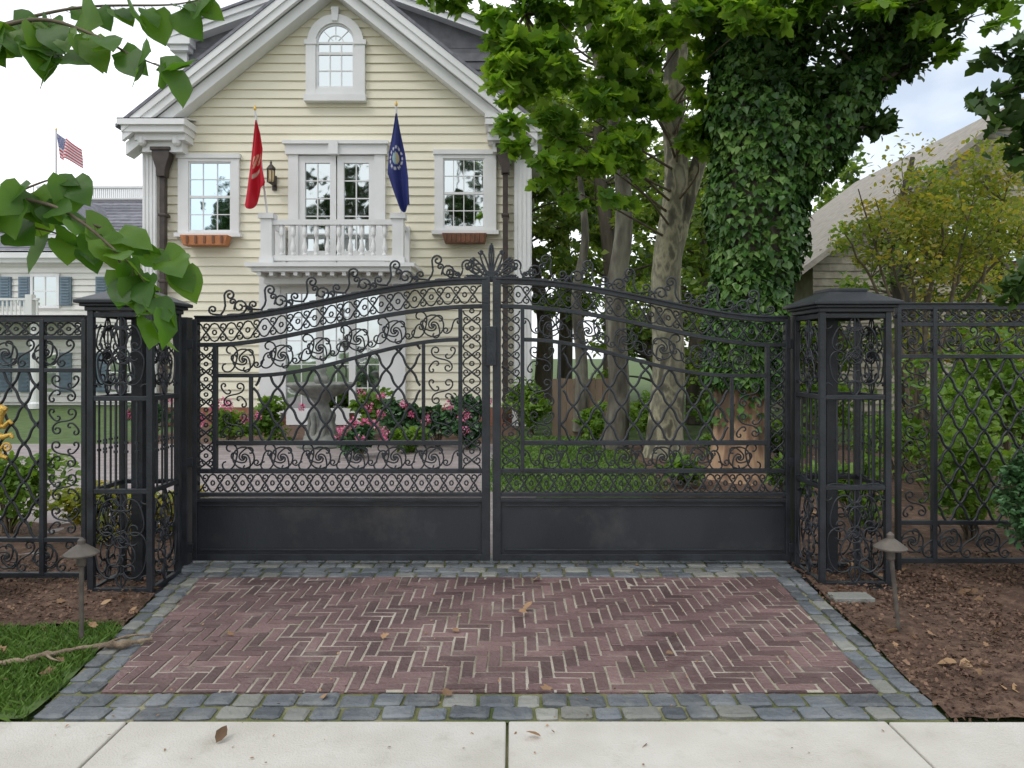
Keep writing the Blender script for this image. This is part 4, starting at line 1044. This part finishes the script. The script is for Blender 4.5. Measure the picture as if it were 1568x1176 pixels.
for path in tw:
    L=0; sgn=1
    for i in range(1,len(path)):
        p0,p1=path[i-1][:3],path[i][:3]; d=np.linalg.norm(p1-p0); L+=d
        if L>.027 or i==len(path)-1:
            L=0; sgn=-sgn; dr=(p1-p0)/(d+1e-9)
            for s in ((sgn,) if i<len(path)-1 else (1,-1)):
                off=np.array([dr[0]*.5+R(-.35,.35),R(-.35,.15),-.75*abs(R(.4,1.2))+.35*max(s,0)])
                off/=np.linalg.norm(off); base=p1+off*.024
                pet.add([p1,p1+off*.012+np.array([0,0,.002]),base])
                LP.append(base); LT.append(off*1.6); LN.append((R(-.6,.6),-.7,R(.1,.9)))
leaves('branch_leaves',LP,.092,L_NEAR,li,'heart',nrm=LN,tdir=LT,jit=.8,svar=.35,smooth=True)
pet.obj('petioles',.001,TWIG,li)
cs_,P=crown((-3.9,3.5,4.9),(1.3,1.3,1.3),30,40,.4); leaves('crown_leaves',P,.1,L_NEAR,li,'heart',up=.3)
twigs(k,tk,cs_,.012); k.obj('trunk',1,TWIG,li,res=3)
ma=empty('maple_tree',(5.0,5.2,0)); k=CS(); tk=limb(k,[(5.0,5.0,0,.15),(5.0,4.9,1.5,.12),(4.9,4.7,3,.09),(4.8,4.6,4.6,.04)],7)
Q=Draw(3.9); q_=lambda p,q,r,dy=0:(Q.x(p),3.9+dy,Q.z(q),r)
tw=[limb(k,[(4.95,4.8,1.9,.04),(4.0,4.3,2.5,.02),q_(1620,110,.012),q_(1565,130,.006),q_(1500,155,.002)],7),
    limb(k,[q_(1620,110,.012),q_(1585,175,.006),q_(1520,200,.002)],7),limb(k,[q_(1620,110,.012),q_(1575,85,.006),q_(1520,80,.002)],7),limb(k,[q_(1620,110,.012),q_(1590,210,.006),q_(1550,240,.002)],7),
    limb(k,[(4.95,4.8,1.3,.03),(4.2,4.4,1.7,.02),q_(1640,420,.01),q_(1570,440,.004),q_(1530,455,.002)],7)]
LP=[]
for pth in tw:
    for p in pth[-12:]: LP+= [p[:3]+rng.normal(size=3)*.04 for _ in range(4)]
leaves('branch_leaves',LP,.085,L_DARK,ma,'maple',up=.5)
cs_,P=crown((5.3,5.0,5.2),(1.4,1.3,1.2),30,70,.4); leaves('crown_leaves',P,.11,L_DARK,ma,'maple',up=.4)
twigs(k,tk,cs_,.015); k.obj('trunk',1,BARKD,ma,res=3)

# ================================================================== SMALL THINGS
def path_light(x,y,lean=0):
    e=empty('path_light',(x,y,0)); s=CS(); s.add([(x,y,0),(x+lean*.5,y,.27),(x+lean,y,.5)]); s.obj('stake',.012,BRONZEL,e,res=3)
    c=MB(); c.lathe((x+lean,y,.44),[(.018,0),(.024,.01),(.024,.06),(.088,.066),(.09,.074),(.05,.105),(.02,.125),(.02,.145),(.006,.16)],24); c.obj('hood',BRONZEL,e,smooth=False)
path_light(-2.37,4.07); path_light(2.20,4.2,-.05)
s=CS(); a=smooth_path([(-2.72,3.72,.03,.9),(-2.5,3.78,.045,1.3),(-2.33,3.90,.05,.9),(-2.12,3.97,.05,1.3),(-1.98,4.06,.045,.5)],10); a[:,3]*=rng.uniform(.7,1.35,len(a)); a[:,:3]+=rng.normal(size=(len(a),3))*.003; s.add(a[:,:3],a[:,3])
b_=smooth_path([(-2.2,3.93,.05,.7),(-2.12,4.06,.06,.5),(-2.0,4.12,.05,.3)],5); s.add(b_[:,:3],b_[:,3])
b_=smooth_path([(-2.42,3.84,.05,.6),(-2.34,3.76,.06,.4),(-2.28,3.75,.05,.2)],5); s.add(b_[:,:3],b_[:,3])
a=smooth_path([(-3.0,3.66,.03,.7),(-2.85,3.7,.04,1.1),(-2.62,3.73,.04,.6)],5); s.add(a[:,:3],a[:,3]); s.obj('fallen_stick',.014,STICK,res=2)
fl=[]
for _ in range(70): fl.append((R(2.0,4.0),R(3.3,5.6),.05))
for _ in range(20): fl.append((R(-3.2,-2.25),R(3.4,5.4),.045))
for _ in range(9): fl.append((R(-1.9,1.8),R(3.25,5.6),.032))
for _ in range(110): fl.append((R(1.9,6),R(7,13),.05))
leaves('fallen_leaves',fl,.042,LITTER,shape='maple',up=.9,svar=.5)
P=[(R(-1.9,1.8),R(2.75,5.6),.03) for _ in range(260)]
leaves('leaf_debris',P,.013,LITTER,shape='oval',up=2,svar=.6)
P=[(R(2.15,3.2),3.35+R(0,.12),.05) for _ in range(7)]+[(R(2.05,2.4),R(3.5,4.5),.05) for _ in range(4)]+[(R(-2.6,-2.3),R(4.4,4.9),.05) for _ in range(3)]
leaves('large_fallen_leaves',P,.085,LITTER2,shape='oval',up=.9,svar=.35)
P=[(-.85,3.42,.04),(.08,4.55,.04),(.09,4.5,.045),(.07,4.6,.04),(.85,3.9,.035),(-.3,4.2,.035),(.12,3.05,.03),(.55,3.0,.03),(-1.2,3.0,.03)]
leaves('brown_fallen_leaves',P,.07,LITTER,shape='oval',up=.4,svar=.3)
e=MB(); e.paver([(1.98+.08,4.72),(2.32,4.72),(2.32,4.84),(2.06,4.84)],0,.055,.01); e.obj('edging_stone',STONEL)

# ================================================================== WORLD, SUN, CAMERA
w=bpy.data.worlds.new('World'); scene.world=w; w.use_nodes=True; n=w.node_tree.nodes; l=w.node_tree.links
bg=n['Background']; sky=n.new('ShaderNodeTexSky'); sky.sky_type='NISHITA'; sky.sun_disc=False
EL,AZ=math.radians(52),math.radians(225)
sky.sun_elevation=EL; sky.sun_rotation=AZ
tc=n.new('ShaderNodeTexCoord'); no=n.new('ShaderNodeTexNoise'); no.inputs['Scale'].default_value=1.6; no.inputs['Detail'].default_value=7
mp=n.new('ShaderNodeMapping'); mp.inputs['Scale'].default_value=(1,1,2.2); mp.inputs['Location'].default_value=(.4,0,0)
l.new(tc.outputs['Generated'],mp.inputs[0]); l.new(mp.outputs[0],no.inputs['Vector'])
r=ramp(n,[(.33,(.35,.35,.35)),(.52,(1,1,1))]); l.new(no.outputs['Fac'],r.inputs[0])
mx=n.new('ShaderNodeMixRGB'); mx.inputs[2].default_value=(10.4,10.75,11.2,1); l.new(r.outputs[0],mx.inputs[0]); l.new(sky.outputs[0],mx.inputs[1])
l.new(mx.outputs[0],bg.inputs['Color']); bg.inputs['Strength'].default_value=.136
sd=bpy.data.lights.new('sun','SUN'); sd.energy=.9; sd.angle=math.radians(20); sd.color=(1,.965,.91)
so=bpy.data.objects.new('sun',sd); scene.collection.objects.link(so)
d=Vector((math.sin(AZ)*math.cos(EL),math.cos(AZ)*math.cos(EL),math.sin(EL))); so.rotation_euler=d.to_track_quat('Z','Y').to_euler(); so.location=(-10,-10,20)
cd=bpy.data.cameras.new('camera'); cam=bpy.data.objects.new('camera',cd); scene.collection.objects.link(cam)
cam.location=(0,0,CH); cam.rotation_euler=(math.radians(90),0,0); cd.sensor_width=36; cd.lens=36*FT/1568
cd.shift_y=-(588-HYR)/1568.0
cd.clip_start=.05; cd.clip_end=1500
scene.camera=cam
scene.view_settings.view_transform='Standard'; scene.view_settings.look='None'; scene.view_settings.exposure=0
